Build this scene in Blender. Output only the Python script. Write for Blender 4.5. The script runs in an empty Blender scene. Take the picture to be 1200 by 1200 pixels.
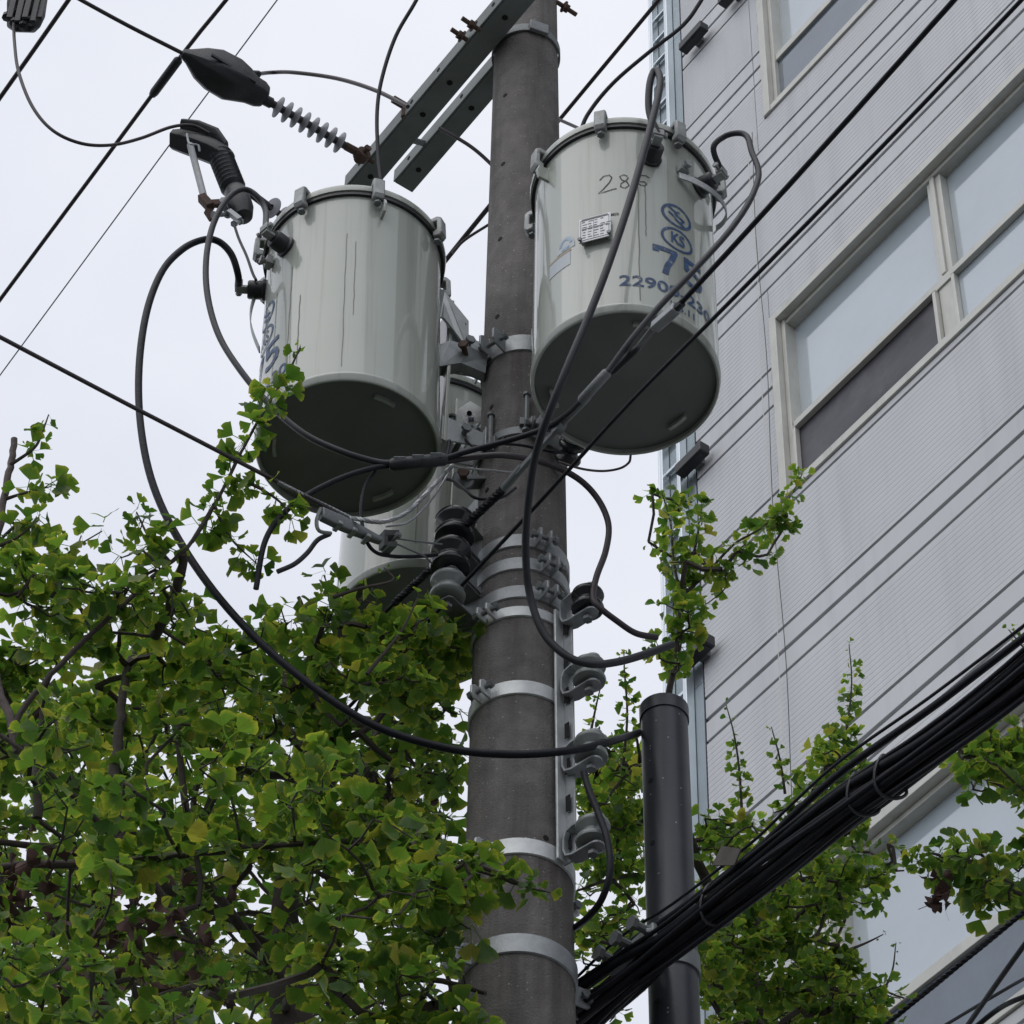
import bpy, math, random
import numpy as np
from mathutils import Vector, Matrix
random.seed(7)
RNG = np.random.default_rng(11)
SC = bpy.context.scene
COL = SC.collection
R_ = math.radians
V = Vector

# ---------------------------------------------------------------- camera
PITCH, ROLL, FPX = R_(48.0), R_(1.74), 3660.0          # focal length in pixels of a 1200 px picture
CAM = V((0, 0, 1.6))
_r0 = V((1, 0, 0)); _u0 = V((0, -math.sin(PITCH), math.cos(PITCH)))
FW = V((0, math.cos(PITCH), math.sin(PITCH)))
RT = math.cos(ROLL) * _r0 + math.sin(ROLL) * _u0
UP = -math.sin(ROLL) * _r0 + math.cos(ROLL) * _u0
cd = bpy.data.cameras.new('camera'); cam = bpy.data.objects.new('camera', cd); COL.objects.link(cam)
cam.matrix_world = Matrix(((RT.x, UP.x, -FW.x, CAM.x), (RT.y, UP.y, -FW.y, CAM.y), (RT.z, UP.z, -FW.z, CAM.z), (0, 0, 0, 1)))
cd.sensor_width = 36; cd.sensor_height = 36; cd.lens = 36 * FPX / 1200; cd.clip_start = 0.1; cd.clip_end = 2000
SC.camera = cam

# ---------------------------------------------------------------- sky, sun, exposure (overcast)
SUN_EL, SUN_AZ = 56.0, -142.0                           # azimuth from +Y towards +X : left, behind the camera
wd = bpy.data.worlds.new('World'); SC.world = wd; wd.use_nodes = True
nt = wd.node_tree; nt.nodes.clear()
sky = nt.nodes.new('ShaderNodeTexSky'); sky.sky_type = 'NISHITA'; sky.sun_disc = False
sky.sun_elevation = R_(SUN_EL); sky.sun_rotation = R_(SUN_AZ); sky.dust_density = 3; sky.air_density = 1.2
b1 = nt.nodes.new('ShaderNodeBackground'); b1.inputs['Strength'].default_value = 0.1
nt.links.new(sky.outputs[0], b1.inputs[0])
tc = nt.nodes.new('ShaderNodeTexCoord')
nz = nt.nodes.new('ShaderNodeTexNoise'); nz.inputs['Scale'].default_value = 3.4; nz.inputs['Detail'].default_value = 5; nz.inputs['Roughness'].default_value = .55
nt.links.new(tc.outputs['Generated'], nz.inputs['Vector'])
cr = nt.nodes.new('ShaderNodeValToRGB'); cr.color_ramp.elements[0].position = .3; cr.color_ramp.elements[1].position = .72
cr.color_ramp.elements[0].color = (.73, .765, .865, 1); cr.color_ramp.elements[1].color = (.93, .945, 1.0, 1)
nt.links.new(nz.outputs['Fac'], cr.inputs[0])
b2 = nt.nodes.new('ShaderNodeBackground'); b2.inputs['Strength'].default_value = 1.0
nt.links.new(cr.outputs[0], b2.inputs[0])
mx = nt.nodes.new('ShaderNodeMixShader'); mx.inputs[0].default_value = .93
nt.links.new(b1.outputs[0], mx.inputs[1]); nt.links.new(b2.outputs[0], mx.inputs[2])
wo = nt.nodes.new('ShaderNodeOutputWorld'); nt.links.new(mx.outputs[0], wo.inputs[0])
sl = bpy.data.lights.new('sun', 'SUN'); sl.energy = 0.7; sl.angle = R_(60); sl.color = (1, .97, .92)
so = bpy.data.objects.new('sun', sl); COL.objects.link(so)
sd_ = V((math.sin(R_(SUN_AZ)) * math.cos(R_(SUN_EL)), math.cos(R_(SUN_AZ)) * math.cos(R_(SUN_EL)), math.sin(R_(SUN_EL))))
so.rotation_euler = sd_.to_track_quat('Z', 'Y').to_euler(); so.location = (0, 0, 30)
SC.view_settings.view_transform = 'Standard'; SC.view_settings.look = 'None'
SC.view_settings.gamma = 1; SC.view_settings.use_curve_mapping = False
SC.view_settings.exposure = 0.05

# ---------------------------------------------------------------- pixels to places
def ray(x, y): return FW + RT * ((x - 600) / FPX) + UP * ((600 - y) / FPX)
def P(x, y, Y):
    d = ray(x, y); return CAM + d * (Y / d.y)
def depth(p): return (p - CAM).dot(FW)
def px(w, p): return w * depth(p) / FPX                 # pixel width -> metres at p
AZ = R_(34.2)
ST = V((-math.sin(AZ), math.cos(AZ), 0))                # along the street, away from the camera
NM = V((-math.cos(AZ), -math.sin(AZ), 0))               # out of the facade
CR_ = V((math.cos(AZ), math.sin(AZ), 0))                # across the street
def on_plane(x, y, q, n):
    d = ray(x, y); return CAM + d * ((q - CAM).dot(n) / d.dot(n))
W0 = P(910, 480, 10.3)
def PW(t, h, o=0.0):
    q = W0 + ST * t + NM * o; return V((q.x, q.y, h))
def WT(x, y):
    q = on_plane(x, y, W0, NM); return (q - W0).dot(ST), q.z

# ---------------------------------------------------------------- materials
def _n(t, k, **kw):
    n = t.nodes.new(k)
    for a, b in kw.items(): setattr(n, a, b)
    return n
MATS = {}
def mat(name, col, rough=.5, metal=0., var=.15, vs=8., stretch=(1, 1, 1), bump=0., bs=60., spec=.5, coat=0., dirt_glint=None, ds=3., dstretch=(1, 1, 1), speck=None):
    m = bpy.data.materials.new(name); m.use_nodes = True; t = m.node_tree; b = t.nodes['Principled BSDF']
    L = t.links.new
    tcn = _n(t, 'ShaderNodeTexCoord'); mp = _n(t, 'ShaderNodeMapping'); mp.inputs['Scale'].default_value = stretch
    L(tcn.outputs['Object'], mp.inputs['Vector'])
    nz = _n(t, 'ShaderNodeTexNoise'); nz.inputs['Scale'].default_value = vs; nz.inputs['Detail'].default_value = 6; nz.inputs['Roughness'].default_value = .6
    L(mp.outputs[0], nz.inputs['Vector'])
    rp = _n(t, 'ShaderNodeValToRGB'); rp.color_ramp.elements[0].position = .28; rp.color_ramp.elements[1].position = .72
    rp.color_ramp.elements[0].color = [c * (1 - var) for c in col] + [1]; rp.color_ramp.elements[1].color = [min(1, c * (1 + var)) for c in col] + [1]
    L(nz.outputs['Fac'], rp.inputs[0]); out = rp.outputs[0]
    if dirt_glint:
        mp2 = _n(t, 'ShaderNodeMapping'); mp2.inputs['Scale'].default_value = dstretch; L(tcn.outputs['Object'], mp2.inputs['Vector'])
        n2 = _n(t, 'ShaderNodeTexNoise'); n2.inputs['Scale'].default_value = ds; n2.inputs['Detail'].default_value = 8; n2.inputs['Roughness'].default_value = .65
        L(mp2.outputs[0], n2.inputs['Vector'])
        r2 = _n(t, 'ShaderNodeValToRGB'); r2.color_ramp.elements[0].position = dirt_glint[1]; r2.color_ramp.elements[1].position = dirt_glint[2]
        r2.color_ramp.elements[0].color = (0, 0, 0, 1); r2.color_ramp.elements[1].color = (dirt_glint[3],) * 3 + (1,)
        L(n2.outputs['Fac'], r2.inputs[0])
        mixn = _n(t, 'ShaderNodeMixRGB'); L(r2.outputs[0], mixn.inputs[0]); L(out, mixn.inputs[1]); mixn.inputs[2].default_value = list(dirt_glint[0]) + [1]
        out = mixn.outputs[0]
    if speck:
        vo = _n(t, 'ShaderNodeTexVoronoi'); vo.inputs['Scale'].default_value = speck[1]; L(tcn.outputs['Object'], vo.inputs['Vector'])
        r3 = _n(t, 'ShaderNodeValToRGB'); r3.color_ramp.elements[0].position = speck[2]; r3.color_ramp.elements[1].position = speck[2] + .05
        r3.color_ramp.elements[0].color = (1, 1, 1, 1); r3.color_ramp.elements[1].color = (0, 0, 0, 1); L(vo.outputs['Distance'], r3.inputs[0])
        # only some cells carry a chip
        sp = _n(t, 'ShaderNodeSeparateColor'); L(vo.outputs['Color'], sp.inputs[0])
        gt = _n(t, 'ShaderNodeMath', operation='GREATER_THAN'); gt.inputs[1].default_value = speck[3]; L(sp.outputs[0], gt.inputs[0])
        ml = _n(t, 'ShaderNodeMath', operation='MULTIPLY'); L(r3.outputs[0], ml.inputs[0]); L(gt.outputs[0], ml.inputs[1])
        m3 = _n(t, 'ShaderNodeMixRGB'); L(ml.outputs[0], m3.inputs[0]); L(out, m3.inputs[1]); m3.inputs[2].default_value = list(speck[0]) + [1]
        out = m3.outputs[0]
    L(out, b.inputs['Base Color'])
    b.inputs['Roughness'].default_value = rough; b.inputs['Metallic'].default_value = metal
    b.inputs['Specular IOR Level'].default_value = spec
    if coat: b.inputs['Coat Weight'].default_value = coat; b.inputs['Coat Roughness'].default_value = .05; b.inputs['Coat IOR'].default_value = 1.9 if coat == 1. else 1.5
    if bump:
        nb = _n(t, 'ShaderNodeTexNoise'); nb.inputs['Scale'].default_value = bs; nb.inputs['Detail'].default_value = 4; L(tcn.outputs['Object'], nb.inputs['Vector'])
        bp = _n(t, 'ShaderNodeBump'); bp.inputs['Strength'].default_value = bump; bp.inputs['Distance'].default_value = .01; L(nb.outputs['Fac'], bp.inputs['Height']); L(bp.outputs[0], b.inputs['Normal'])
    MATS[name] = m; return m
mat('concrete', (.148, .138, .131), .85, var=.28, vs=14, bump=.5, bs=160, dirt_glint=((.055, .050, .048), .46, .72, .75), ds=3, dstretch=(5, 5, .35), speck=((.33, .32, .31), 85, .18, .89))
mat('tank_paint', (.36, .39, .345), .45, var=.05, vs=2, spec=.45, coat=.8, dirt_glint=((.17, .175, .145), .52, .74, .6), ds=2.2, dstretch=(11, 11, .3), bump=.03, bs=9)
mat('tank_bottom', (.15, .16, .152), .6, var=.1, vs=5, dirt_glint=((.22, .22, .2), .5, .8, .5))  # darker than the tank sides: underside shade put into the colour
mat('galv', (.34, .36, .37), .5, .5, var=.22, vs=18, bump=.12, bs=120, dirt_glint=((.26, .26, .25), .52, .75, .6), ds=10)
mat('clamp_metal', (.33, .345, .34), .55, .35, var=.25, vs=20, bump=.15, bs=120, dirt_glint=((.15, .105, .08), .54, .72, .7), ds=14)
mat('galv_bright', (.56, .58, .58), .42, .4, var=.16, vs=22, bump=.1, bs=120, dirt_glint=((.36, .36, .35), .55, .8, .5), ds=12)
mat('galv_dark', (.20, .215, .22), .55, .45, var=.25, vs=16, bump=.15, bs=100, dirt_glint=((.10, .10, .095), .5, .75, .6), ds=8)
mat('crossarm', (.19, .21, .205), .6, .35, var=.2, vs=6, bump=.1, bs=90, dirt_glint=((.13, .13, .12), .5, .78, .6), ds=5)
mat('rust', (.10, .065, .05), .8, .2, var=.4, vs=30, bump=.3, bs=120)
mat('black_rubber', (.018, .019, .023), .42, var=.3, vs=25, bump=.1, bs=150)
mat('black_plastic', (.022, .023, .027), .5, var=.25, vs=12, bump=.08, bs=100, dirt_glint=((.07, .07, .075), .55, .8, .5), ds=9)
mat('cable_black', (.011, .012, .017), .5, spec=.25, var=.35, vs=20, bump=.12, bs=90)
mat('cable_grey', (.030, .032, .038), .45, spec=.35, var=.2, vs=14, bump=.06, bs=80)
mat('cable_plum', (.040, .032, .037), .5, var=.25, vs=20, bump=.06, bs=80)
mat('strand', (.34, .35, .36), .45, .7, var=.25, vs=40)
mat('porcelain_grey', (.20, .22, .212), .2, var=.1, vs=8, spec=.6, dirt_glint=((.14, .14, .13), .55, .8, .5), ds=14)
mat('porcelain_black', (.02, .021, .024), .2, var=.2, vs=8, spec=.6)
mat('polymer', (.30, .315, .34), .5, var=.08, vs=8)
mat('fuse_tube', (.38, .40, .41), .4, var=.15, vs=14, dirt_glint=((.30, .27, .08), .55, .7, .8), ds=6)
mat('post_paint', (.035, .038, .048), .38, var=.18, vs=10, bump=.05, bs=70, speck=((.3, .31, .34), 60, .12, .93))
mat('hole', (.008, .008, .009), .9, var=.1)
mat('panel', (.60, .615, .63), .42, var=.05, vs=1.5, spec=.4, dirt_glint=((.43, .44, .465), .5, .8, .6), ds=1.1, dstretch=(5, 5, .3))
mat('shell', (.045, .047, .055), .7, var=.1)  # near black: the shade inside the panel grooves is put into the colour
mat('trim_metal', (.27, .31, .335), .25, .6, var=.12, vs=2.5, dirt_glint=((.3, .33, .35), .5, .75, .6), ds=2)
mat('rail_metal', (.70, .76, .80), .25, .6, var=.06)
mat('alu', (.58, .58, .535), .45, .15, var=.08, vs=6, dirt_glint=((.30, .30, .27), .55, .8, .6), ds=7, dstretch=(1, 1, .25))
mat('glass_frost', (.45, .52, .57), .09, var=.10, vs=1.6, spec=.6, coat=1.)
mat('glass_dim', (.115, .15, .19), .06, var=.25, vs=2, spec=.6, coat=.6)
mat('screen', (.045, .045, .055), .5, var=.75, vs=1.6, stretch=(1, 1, 2.5), dirt_glint=((.10, .10, .115), .5, .62, .6), ds=2.2)  # pale blotches paint a faint reflection and room interior onto the pane
mat('sealant', (.22, .22, .21), .8, var=.3, vs=12)
mat('ink_blue', (.026, .070, .170), .5, var=.5, vs=45, dirt_glint=((.27, .30, .29), .56, .64, .75), ds=55)
mat('ink_black', (.02, .02, .022), .6, var=.3, vs=40)
mat('plate_white', (.62, .64, .66), .3, .1, var=.08, vs=12)
mat('sticker', (.46, .50, .53), .4, var=.06, vs=6)
mat('sticker_blue', (.26, .38, .48), .4, var=.15, vs=20)
mat('sticker_tan', (.36, .28, .19), .5, var=.2, vs=20)
mat('tag_brown', (.085, .075, .068), .7, var=.3, vs=25)
mat('bark', (.060, .050, .043), .9, var=.35, vs=14, stretch=(1, 1, .3), bump=.6, bs=40)
mat('bark_pale', (.13, .105, .10), .85, var=.3, vs=20, bump=.4, bs=60)
mat('dead_leaf', (.060, .030, .022), .8, var=.5, vs=12)
mat('asphalt', (.05, .05, .052), .9, var=.2, vs=4, bump=.3, bs=200)
mat('pavement', (.10, .095, .09), .85, var=.15, vs=3, bump=.2, bs=120)
mat('kerb', (.28, .28, .27), .8, var=.12, vs=6)
mat('paint_white', (.75, .75, .73), .6, var=.08, vs=10)
mat('cloth_red', (.35, .03, .04), .6, var=.2)

def leaf_material(name, c0, c1, edge, tr):
    m = bpy.data.materials.new(name); m.use_nodes = True; t = m.node_tree; L = t.links.new; b = t.nodes['Principled BSDF']
    oi = _n(t, 'ShaderNodeObjectInfo'); ge = _n(t, 'ShaderNodeNewGeometry')
    ad = _n(t, 'ShaderNodeMath', operation='ADD'); L(oi.outputs['Random'], ad.inputs[0]); L(ge.outputs['Random Per Island'], ad.inputs[1])
    fr = _n(t, 'ShaderNodeMath', operation='FRACT'); L(ad.outputs[0], fr.inputs[0])
    rp = _n(t, 'ShaderNodeValToRGB'); e = rp.color_ramp.elements
    e[0].position = 0; e[0].color = list(c0) + [1]; e[1].position = .93; e[1].color = list(c1) + [1]
    z = e.new(.985); z.color = [edge[0] * .8, edge[1] * .8, edge[2], 1]
    L(fr.outputs[0], rp.inputs[0])
    uv = _n(t, 'ShaderNodeUVMap'); uv.uv_map = 'uv'; sx = _n(t, 'ShaderNodeSeparateXYZ'); L(uv.outputs[0], sx.inputs[0])
    r2 = _n(t, 'ShaderNodeValToRGB'); r2.color_ramp.elements[0].position = .72; r2.color_ramp.elements[0].color = (0, 0, 0, 1); r2.color_ramp.elements[1].position = 1; r2.color_ramp.elements[1].color = (1, 1, 1, 1)
    L(sx.outputs['Y'], r2.inputs[0])
    m1 = _n(t, 'ShaderNodeMath', operation='MULTIPLY'); L(r2.outputs[0], m1.inputs[0]); L(fr.outputs[0], m1.inputs[1])
    mi = _n(t, 'ShaderNodeMixRGB'); L(m1.outputs[0], mi.inputs[0]); L(rp.outputs[0], mi.inputs[1]); mi.inputs[2].default_value = list(edge) + [1]
    # radial veins
    wv = _n(t, 'ShaderNodeTexNoise'); wv.inputs['Scale'].default_value = 26; mpv = _n(t, 'ShaderNodeMapping'); mpv.inputs['Scale'].default_value = (1, .05, 1); L(uv.outputs[0], mpv.inputs[0]); L(mpv.outputs[0], wv.inputs['Vector'])
    vr = _n(t, 'ShaderNodeMapRange'); vr.inputs[1].default_value = .3; vr.inputs[2].default_value = .7; vr.inputs[3].default_value = .8; vr.inputs[4].default_value = 1.15; L(wv.outputs['Fac'], vr.inputs[0])
    mv = _n(t, 'ShaderNodeVectorMath', operation='SCALE'); L(mi.outputs[0], mv.inputs[0]); L(vr.outputs[0], mv.inputs['Scale'])
    L(mv.outputs[0], b.inputs['Base Color']); b.inputs['Roughness'].default_value = .42; b.inputs['Specular IOR Level'].default_value = .4
    tl = _n(t, 'ShaderNodeBsdfTranslucent')
    sc = _n(t, 'ShaderNodeMixRGB', blend_type='MULTIPLY'); sc.inputs[0].default_value = 1; L(mv.outputs[0], sc.inputs[1]); sc.inputs[2].default_value = list(tr) + [1]
    L(sc.outputs[0], tl.inputs[0])
    ms = _n(t, 'ShaderNodeMixShader'); ms.inputs[0].default_value = .5; L(b.outputs[0], ms.inputs[1]); L(tl.outputs[0], ms.inputs[2])
    L(ms.outputs[0], t.nodes['Material Output'].inputs[0]); MATS[name] = m
leaf_material('leaf_green', (.034, .088, .018), (.108, .195, .033), (.29, .30, .05), (2.3, 2.25, 1.25))

# ---------------------------------------------------------------- mesh builder
WL = {}
def frame(ax, ref=None):
    z = ax.normalized(); ref = ref or (V((0, 0, 1)) if abs(z.z) < .9 else V((1, 0, 0)))
    x = ref.cross(z).normalized(); y = z.cross(x); return x, y, z
class MB:
    def __init__(s): s.v = []; s.f = []
    def add(s, vs, fs):
        o = len(s.v); s.v += [V(p) for p in vs]; s.f += [tuple(i + o for i in q) for q in fs]; return s
    def box(s, c, ex, ey, ez):                          # centre and three half-extent vectors
        c = V(c); vs = [c + a * ex + b * ey + d * ez for a in (-1, 1) for b in (-1, 1) for d in (-1, 1)]
        fs = [(0, 1, 3, 2), (4, 6, 7, 5), (0, 4, 5, 1), (2, 3, 7, 6), (0, 2, 6, 4), (1, 5, 7, 3)]
        if ex.cross(ey).dot(ez) < 0: fs = [q[::-1] for q in fs]
        return s.add(vs, fs)
    def abox(s, x0, x1, y0, y1, z0, z1):
        return s.box(((x0 + x1) / 2, (y0 + y1) / 2, (z0 + z1) / 2), V(((x1 - x0) / 2, 0, 0)), V((0, (y1 - y0) / 2, 0)), V((0, 0, (z1 - z0) / 2)))
    def bar(s, a, b, w, h, ref=None):                   # box between two points
        a = V(a); b = V(b); x, y, z = frame(b - a, ref)
        return s.box((a + b) / 2, x * (w / 2), y * (h / 2), (b - a) / 2)
    def tube(s, pts, r, n=8, caps=True):
        pts = [V(p) for p in pts]; m = len(pts); rs = r if isinstance(r, (list, tuple)) else [r] * m
        x, y, z = frame(pts[1] - pts[0]); vs = []
        for i, p in enumerate(pts):
            t = (pts[min(i + 1, m - 1)] - pts[max(i - 1, 0)]).normalized()
            x = (x - t * x.dot(t)).normalized(); y = t.cross(x)
            vs += [p + (x * math.cos(2 * math.pi * k / n) + y * math.sin(2 * math.pi * k / n)) * rs[i] for k in range(n)]
        fs = [(i * n + k, i * n + (k + 1) % n, (i + 1) * n + (k + 1) % n, (i + 1) * n + k) for i in range(m - 1) for k in range(n)]
        if caps: fs += [tuple(range(n))[::-1], tuple(range((m - 1) * n, m * n))]
        return s.add(vs, fs)
    def lathe(s, prof, o, ax=V((0, 0, 1)), n=24, a0=0, a1=360, ref=None, closed=False):
        o = V(o); x, y, z = frame(V(ax), ref); full = abs(a1 - a0) >= 360; na = n if full else n + 1
        vs = []
        for k in range(na):
            a = R_(a0 + (a1 - a0) * k / n); d = x * math.cos(a) + y * math.sin(a)
            vs += [o + d * r + z * h for r, h in prof]
        m = len(prof); fs = []
        for k in range(n):
            k2 = (k + 1) % na
            for i in range(m if closed else m - 1):
                j = (i + 1) % m
                q = [k * m + i, k2 * m + i, k2 * m + j, k * m + j]
                fs.append(tuple(q))
        if closed and not full: fs += [tuple(range(m)), tuple(range((na - 1) * m, na * m))[::-1]]
        return s.add(vs, fs)
    def prism(s, poly, o, ex, ey, dep):                 # polygon in ex,ey extruded by vector dep (centred)
        o = V(o); a = [o + ex * u + ey * w - dep / 2 for u, w in poly]; b = [p + dep for p in a]; n = len(poly)
        fs = [tuple(range(n))[::-1], tuple(range(n, 2 * n))] + [(i, (i + 1) % n, n + (i + 1) % n, n + i) for i in range(n)]
        return s.add(a + b, fs)
    def bolt(s, a, ax, r, L, head=1):                   # hex head bolt from a along ax
        ax = V(ax).normalized(); a = V(a)
        s.lathe([(0, 0), (r, 0), (r, L), (0, L)], a, ax, 8)
        s.lathe([(0, -r * 1.1), (r * 1.8, -r * 1.1), (r * 1.8, r * .1), (0, r * .1)], a, ax, 6)
        if head > 1: s.lathe([(0, L - r * 1.6), (r * 1.8, L - r * 1.6), (r * 1.8, L - r * .3), (0, L - r * .3)], a, ax, 6)
        return s
    def build(s, name, m, parent=None, smooth=40, bevel=0., loc=None):
        me = bpy.data.meshes.new(name)
        if parent is not None: off = WL.get(parent.name, V((0, 0, 0)))
        else: off = V(loc) if loc is not None else V((0, 0, 0))
        me.from_pydata([tuple(p - off) for p in s.v], [], s.f); me.validate()
        me.materials.append(MATS[m] if isinstance(m, str) else m)
        if smooth:
            me.polygons.foreach_set('use_smooth', [True] * len(me.polygons)); me.set_sharp_from_angle(angle=R_(smooth))
        o = bpy.data.objects.new(name, me); COL.objects.link(o)
        if parent is not None: o.parent = parent
        else: o.location = off
        WL[o.name] = off
        if bevel:
            b = o.modifiers.new('bevel', 'BEVEL'); b.width = bevel; b.segments = 2; b.limit_method = 'ANGLE'; b.angle_limit = R_(40)
        return o
def tag(o, label, cat, group=None):
    o['label'] = label; o['category'] = cat
    if group: o['group'] = group
    return o
def thing(name, label, cat, loc, group=None, rot=0., local=False):
    o = bpy.data.objects.new(name, None); COL.objects.link(o); o.location = loc; o.rotation_euler = (0, 0, rot); o.empty_display_size = .1
    WL[o.name] = V((0, 0, 0)) if local else V(loc)
    return tag(o, label, cat, group)
def kind(o, k): o['kind'] = k; return o
def spline(pts, k=7):
    pts = [V(p) for p in pts]
    if len(pts) < 3: return pts
    q = [pts[0] * 2 - pts[1]] + pts + [pts[-1] * 2 - pts[-2]]; out = []
    for i in range(1, len(q) - 2):
        a, b, c, d = q[i - 1:i + 3]
        for j in range(k):
            t = j / k; out.append(.5 * ((2 * b) + (c - a) * t + (2 * a - 5 * b + 4 * c - d) * t * t + (3 * b - a - 3 * c + d) * t ** 3))
    out.append(pts[-1]); return out
def cable(name, label, pts, w, m='cable_black', group=None, n=10, cat='cable', k=7, extra=None):
    p3 = [P(*q) if not isinstance(q, Vector) else q for q in pts]
    r = px(w / 2, p3[len(p3) // 2])
    b = MB(); b.tube(spline(p3, k), r, n)
    o = b.build(name, m, None, loc=p3[0]); return tag(o, label, cat, group)
def twisted(b, pts, r, strands=3, pitch=.06, rs=.5):
    """a stranded wire: several helical tubes round the path"""
    pts = [V(p) for p in pts]; fine = []
    for a, c in zip(pts[:-1], pts[1:]):
        nseg = max(2, int((c - a).length / (pitch / 8)))
        fine += [a.lerp(c, i / nseg) for i in range(nseg)]
    fine.append(pts[-1])
    x, y, z = frame(fine[1] - fine[0]); ph = 0; tr = [[] for _ in range(strands)]
    for i, p in enumerate(fine):
        t = (fine[min(i + 1, len(fine) - 1)] - fine[max(i - 1, 0)]).normalized(); x = (x - t * x.dot(t)).normalized(); y = t.cross(x)
        if i: ph += (p - fine[i - 1]).length / pitch * 2 * math.pi
        for s in range(strands):
            a = ph + 2 * math.pi * s / strands; tr[s].append(p + (x * math.cos(a) + y * math.sin(a)) * r * rs)
    for t in tr: b.tube(t, r * (1 - rs) * 1.15, 5)
def D(th): return V((math.sin(R_(th)), -math.cos(R_(th)), 0))   # 0 = towards the camera, 90 = right

def band_stains(zs):
    m = MATS['concrete']; t = m.node_tree; L = t.links.new; b = t.nodes['Principled BSDF']; src = b.inputs['Base Color'].links[0].from_socket
    tcn = _n(t, 'ShaderNodeTexCoord'); sp = _n(t, 'ShaderNodeSeparateXYZ'); L(tcn.outputs['Object'], sp.inputs[0])
    mr = _n(t, 'ShaderNodeMapRange'); mr.inputs[1].default_value = 6.0; mr.inputs[2].default_value = 12.0; L(sp.outputs['Z'], mr.inputs[0])
    rp = _n(t, 'ShaderNodeValToRGB'); e = rp.color_ramp.elements; e[0].position = 0; e[0].color = (0, 0, 0, 1); e[1].position = 1; e[1].color = (0, 0, 0, 1)
    for z in zs:
        for dz, v in ((-.34, 0), (-.03, 1), (.03, 0)): q = e.new((z + dz - 6) / 6); q.color = (v, v, v, 1)
    L(mr.outputs[0], rp.inputs[0])
    mp = _n(t, 'ShaderNodeMapping'); mp.inputs['Scale'].default_value = (22, 22, .8); L(tcn.outputs['Object'], mp.inputs[0])
    nz = _n(t, 'ShaderNodeTexNoise'); nz.inputs['Scale'].default_value = 1.5; nz.inputs['Detail'].default_value = 6; L(mp.outputs[0], nz.inputs['Vector'])
    r2 = _n(t, 'ShaderNodeMapRange'); r2.inputs[1].default_value = .46; r2.inputs[2].default_value = .66; L(nz.outputs['Fac'], r2.inputs[0])
    ml = _n(t, 'ShaderNodeMath', operation='MULTIPLY'); L(rp.outputs[0], ml.inputs[0]); L(r2.outputs[0], ml.inputs[1])
    m2 = _n(t, 'ShaderNodeMath', operation='MULTIPLY'); L(ml.outputs[0], m2.inputs[0]); m2.inputs[1].default_value = .7
    mi = _n(t, 'ShaderNodeMixRGB'); L(m2.outputs[0], mi.inputs[0]); L(src, mi.inputs[1]); mi.inputs[2].default_value = (.045, .034, .028, 1); L(mi.outputs[0], b.inputs['Base Color'])

# ================================================================ SETTING: ground, road, pavement
b = MB(); b.add([(-300, -300, -.12), (300, -300, -.12), (300, 300, -.12), (-300, 300, -.12)], [(0, 1, 2, 3)])
kind(b.build('ground', 'asphalt', smooth=0), 'structure')
def strip(name, m, o0, o1, z0, z1, t0=-60, t1=60):
    b = MB(); a = [PW(t, z, o) for t in (t0, t1) for o in (o0, o1) for z in (z0, z1)]
    b.add(a, [(0, 1, 3, 2), (4, 6, 7, 5), (0, 4, 5, 1), (2, 3, 7, 6), (0, 2, 6, 4), (1, 5, 7, 3)]); return kind(b.build(name, m, smooth=0), 'structure')
strip('pavement', 'pavement', -.1, 6.2, -.30, 0.0)
strip('kerb', 'kerb', 6.2, 6.35, -.30, .01)
strip('road', 'asphalt', 6.35, 14.0, -.30, -.116)
for k in range(6): strip('lane_marking', 'paint_white', 10.1, 10.22, -.2, -.112, -14 + k * 5, -11.5 + k * 5)

# ================================================================ BUILDING
bl = thing('office_building', 'grey building clad in ribbed metal panels with aluminium windows behind the pole', 'building', PW(0, 0, 0))
def wbox(b, t0, t1, h0, h1, o0, o1):
    return b.box(PW((t0 + t1) / 2, (h0 + h1) / 2, (o0 + o1) / 2), ST * ((t1 - t0) / 2), V((0, 0, (h1 - h0) / 2)), NM * ((o1 - o0) / 2))
WBOX = wbox
TL, TR = .66, -5.0
wbox(MB(), -14, .90, 0, 22, -8, -.115).build('wall', 'shell', bl, 0)
wbox(MB(), -14, .90, 0, 8.62, -.113, -.004).build('lower_wall', 'panel', bl, 0)
wbox(MB(), -14, .93, 22.002, 22.25, -8.05, .06).build('parapet', 'trim_metal', bl, 0)
WDT = {16.40: -.075, 13.17: 0., 9.24: -.085}
WINS = [(16.40, 18.1), (13.17, 14.62), (9.24, 10.72)]
def hcut(h0, h1):                                       # height range minus windows
    out = [(h0, h1)]
    for a, c in WINS:
        nx = []
        for u, w in out:
            if c <= u or a >= w: nx.append((u, w)); continue
            if a - u > .02: nx.append((u, a - .004))
            if w - c > .02: nx.append((c + .004, w))
        out = nx
    return out
def flat_panel(t0, t1, h0, h1): wbox(MB(), t0, t1, h0, h1, -.113, 0).build('flat_panel', 'panel', bl, 0, bevel=.003)
def rib_panel(t0, t1, h0, h1):
    pit = .0345; prof = [(h0, -.113), (h0, 0)]; n = int((h1 - h0 - .02) / pit); h = h0 + ((h1 - h0) - n * pit) / 2
    for i in range(n):
        prof += [(h, 0), (h + .004, -.0013), (h + .0085, -.0013), (h + .0125, 0)]; h += pit
    prof += [(h1, 0), (h1, -.113)]
    b = MB(); m = len(prof); a = [PW(t0, q[0], q[1]) for q in prof]; c = [PW(t1, q[0], q[1]) for q in prof]
    b.add(a + c, [(i, m + i, m + i + 1, i + 1) for i in range(m - 1)] + [tuple(range(m)), tuple(range(m, 2 * m))[::-1]])
    b.build('ribbed_panel', 'panel', bl, 0)
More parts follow.
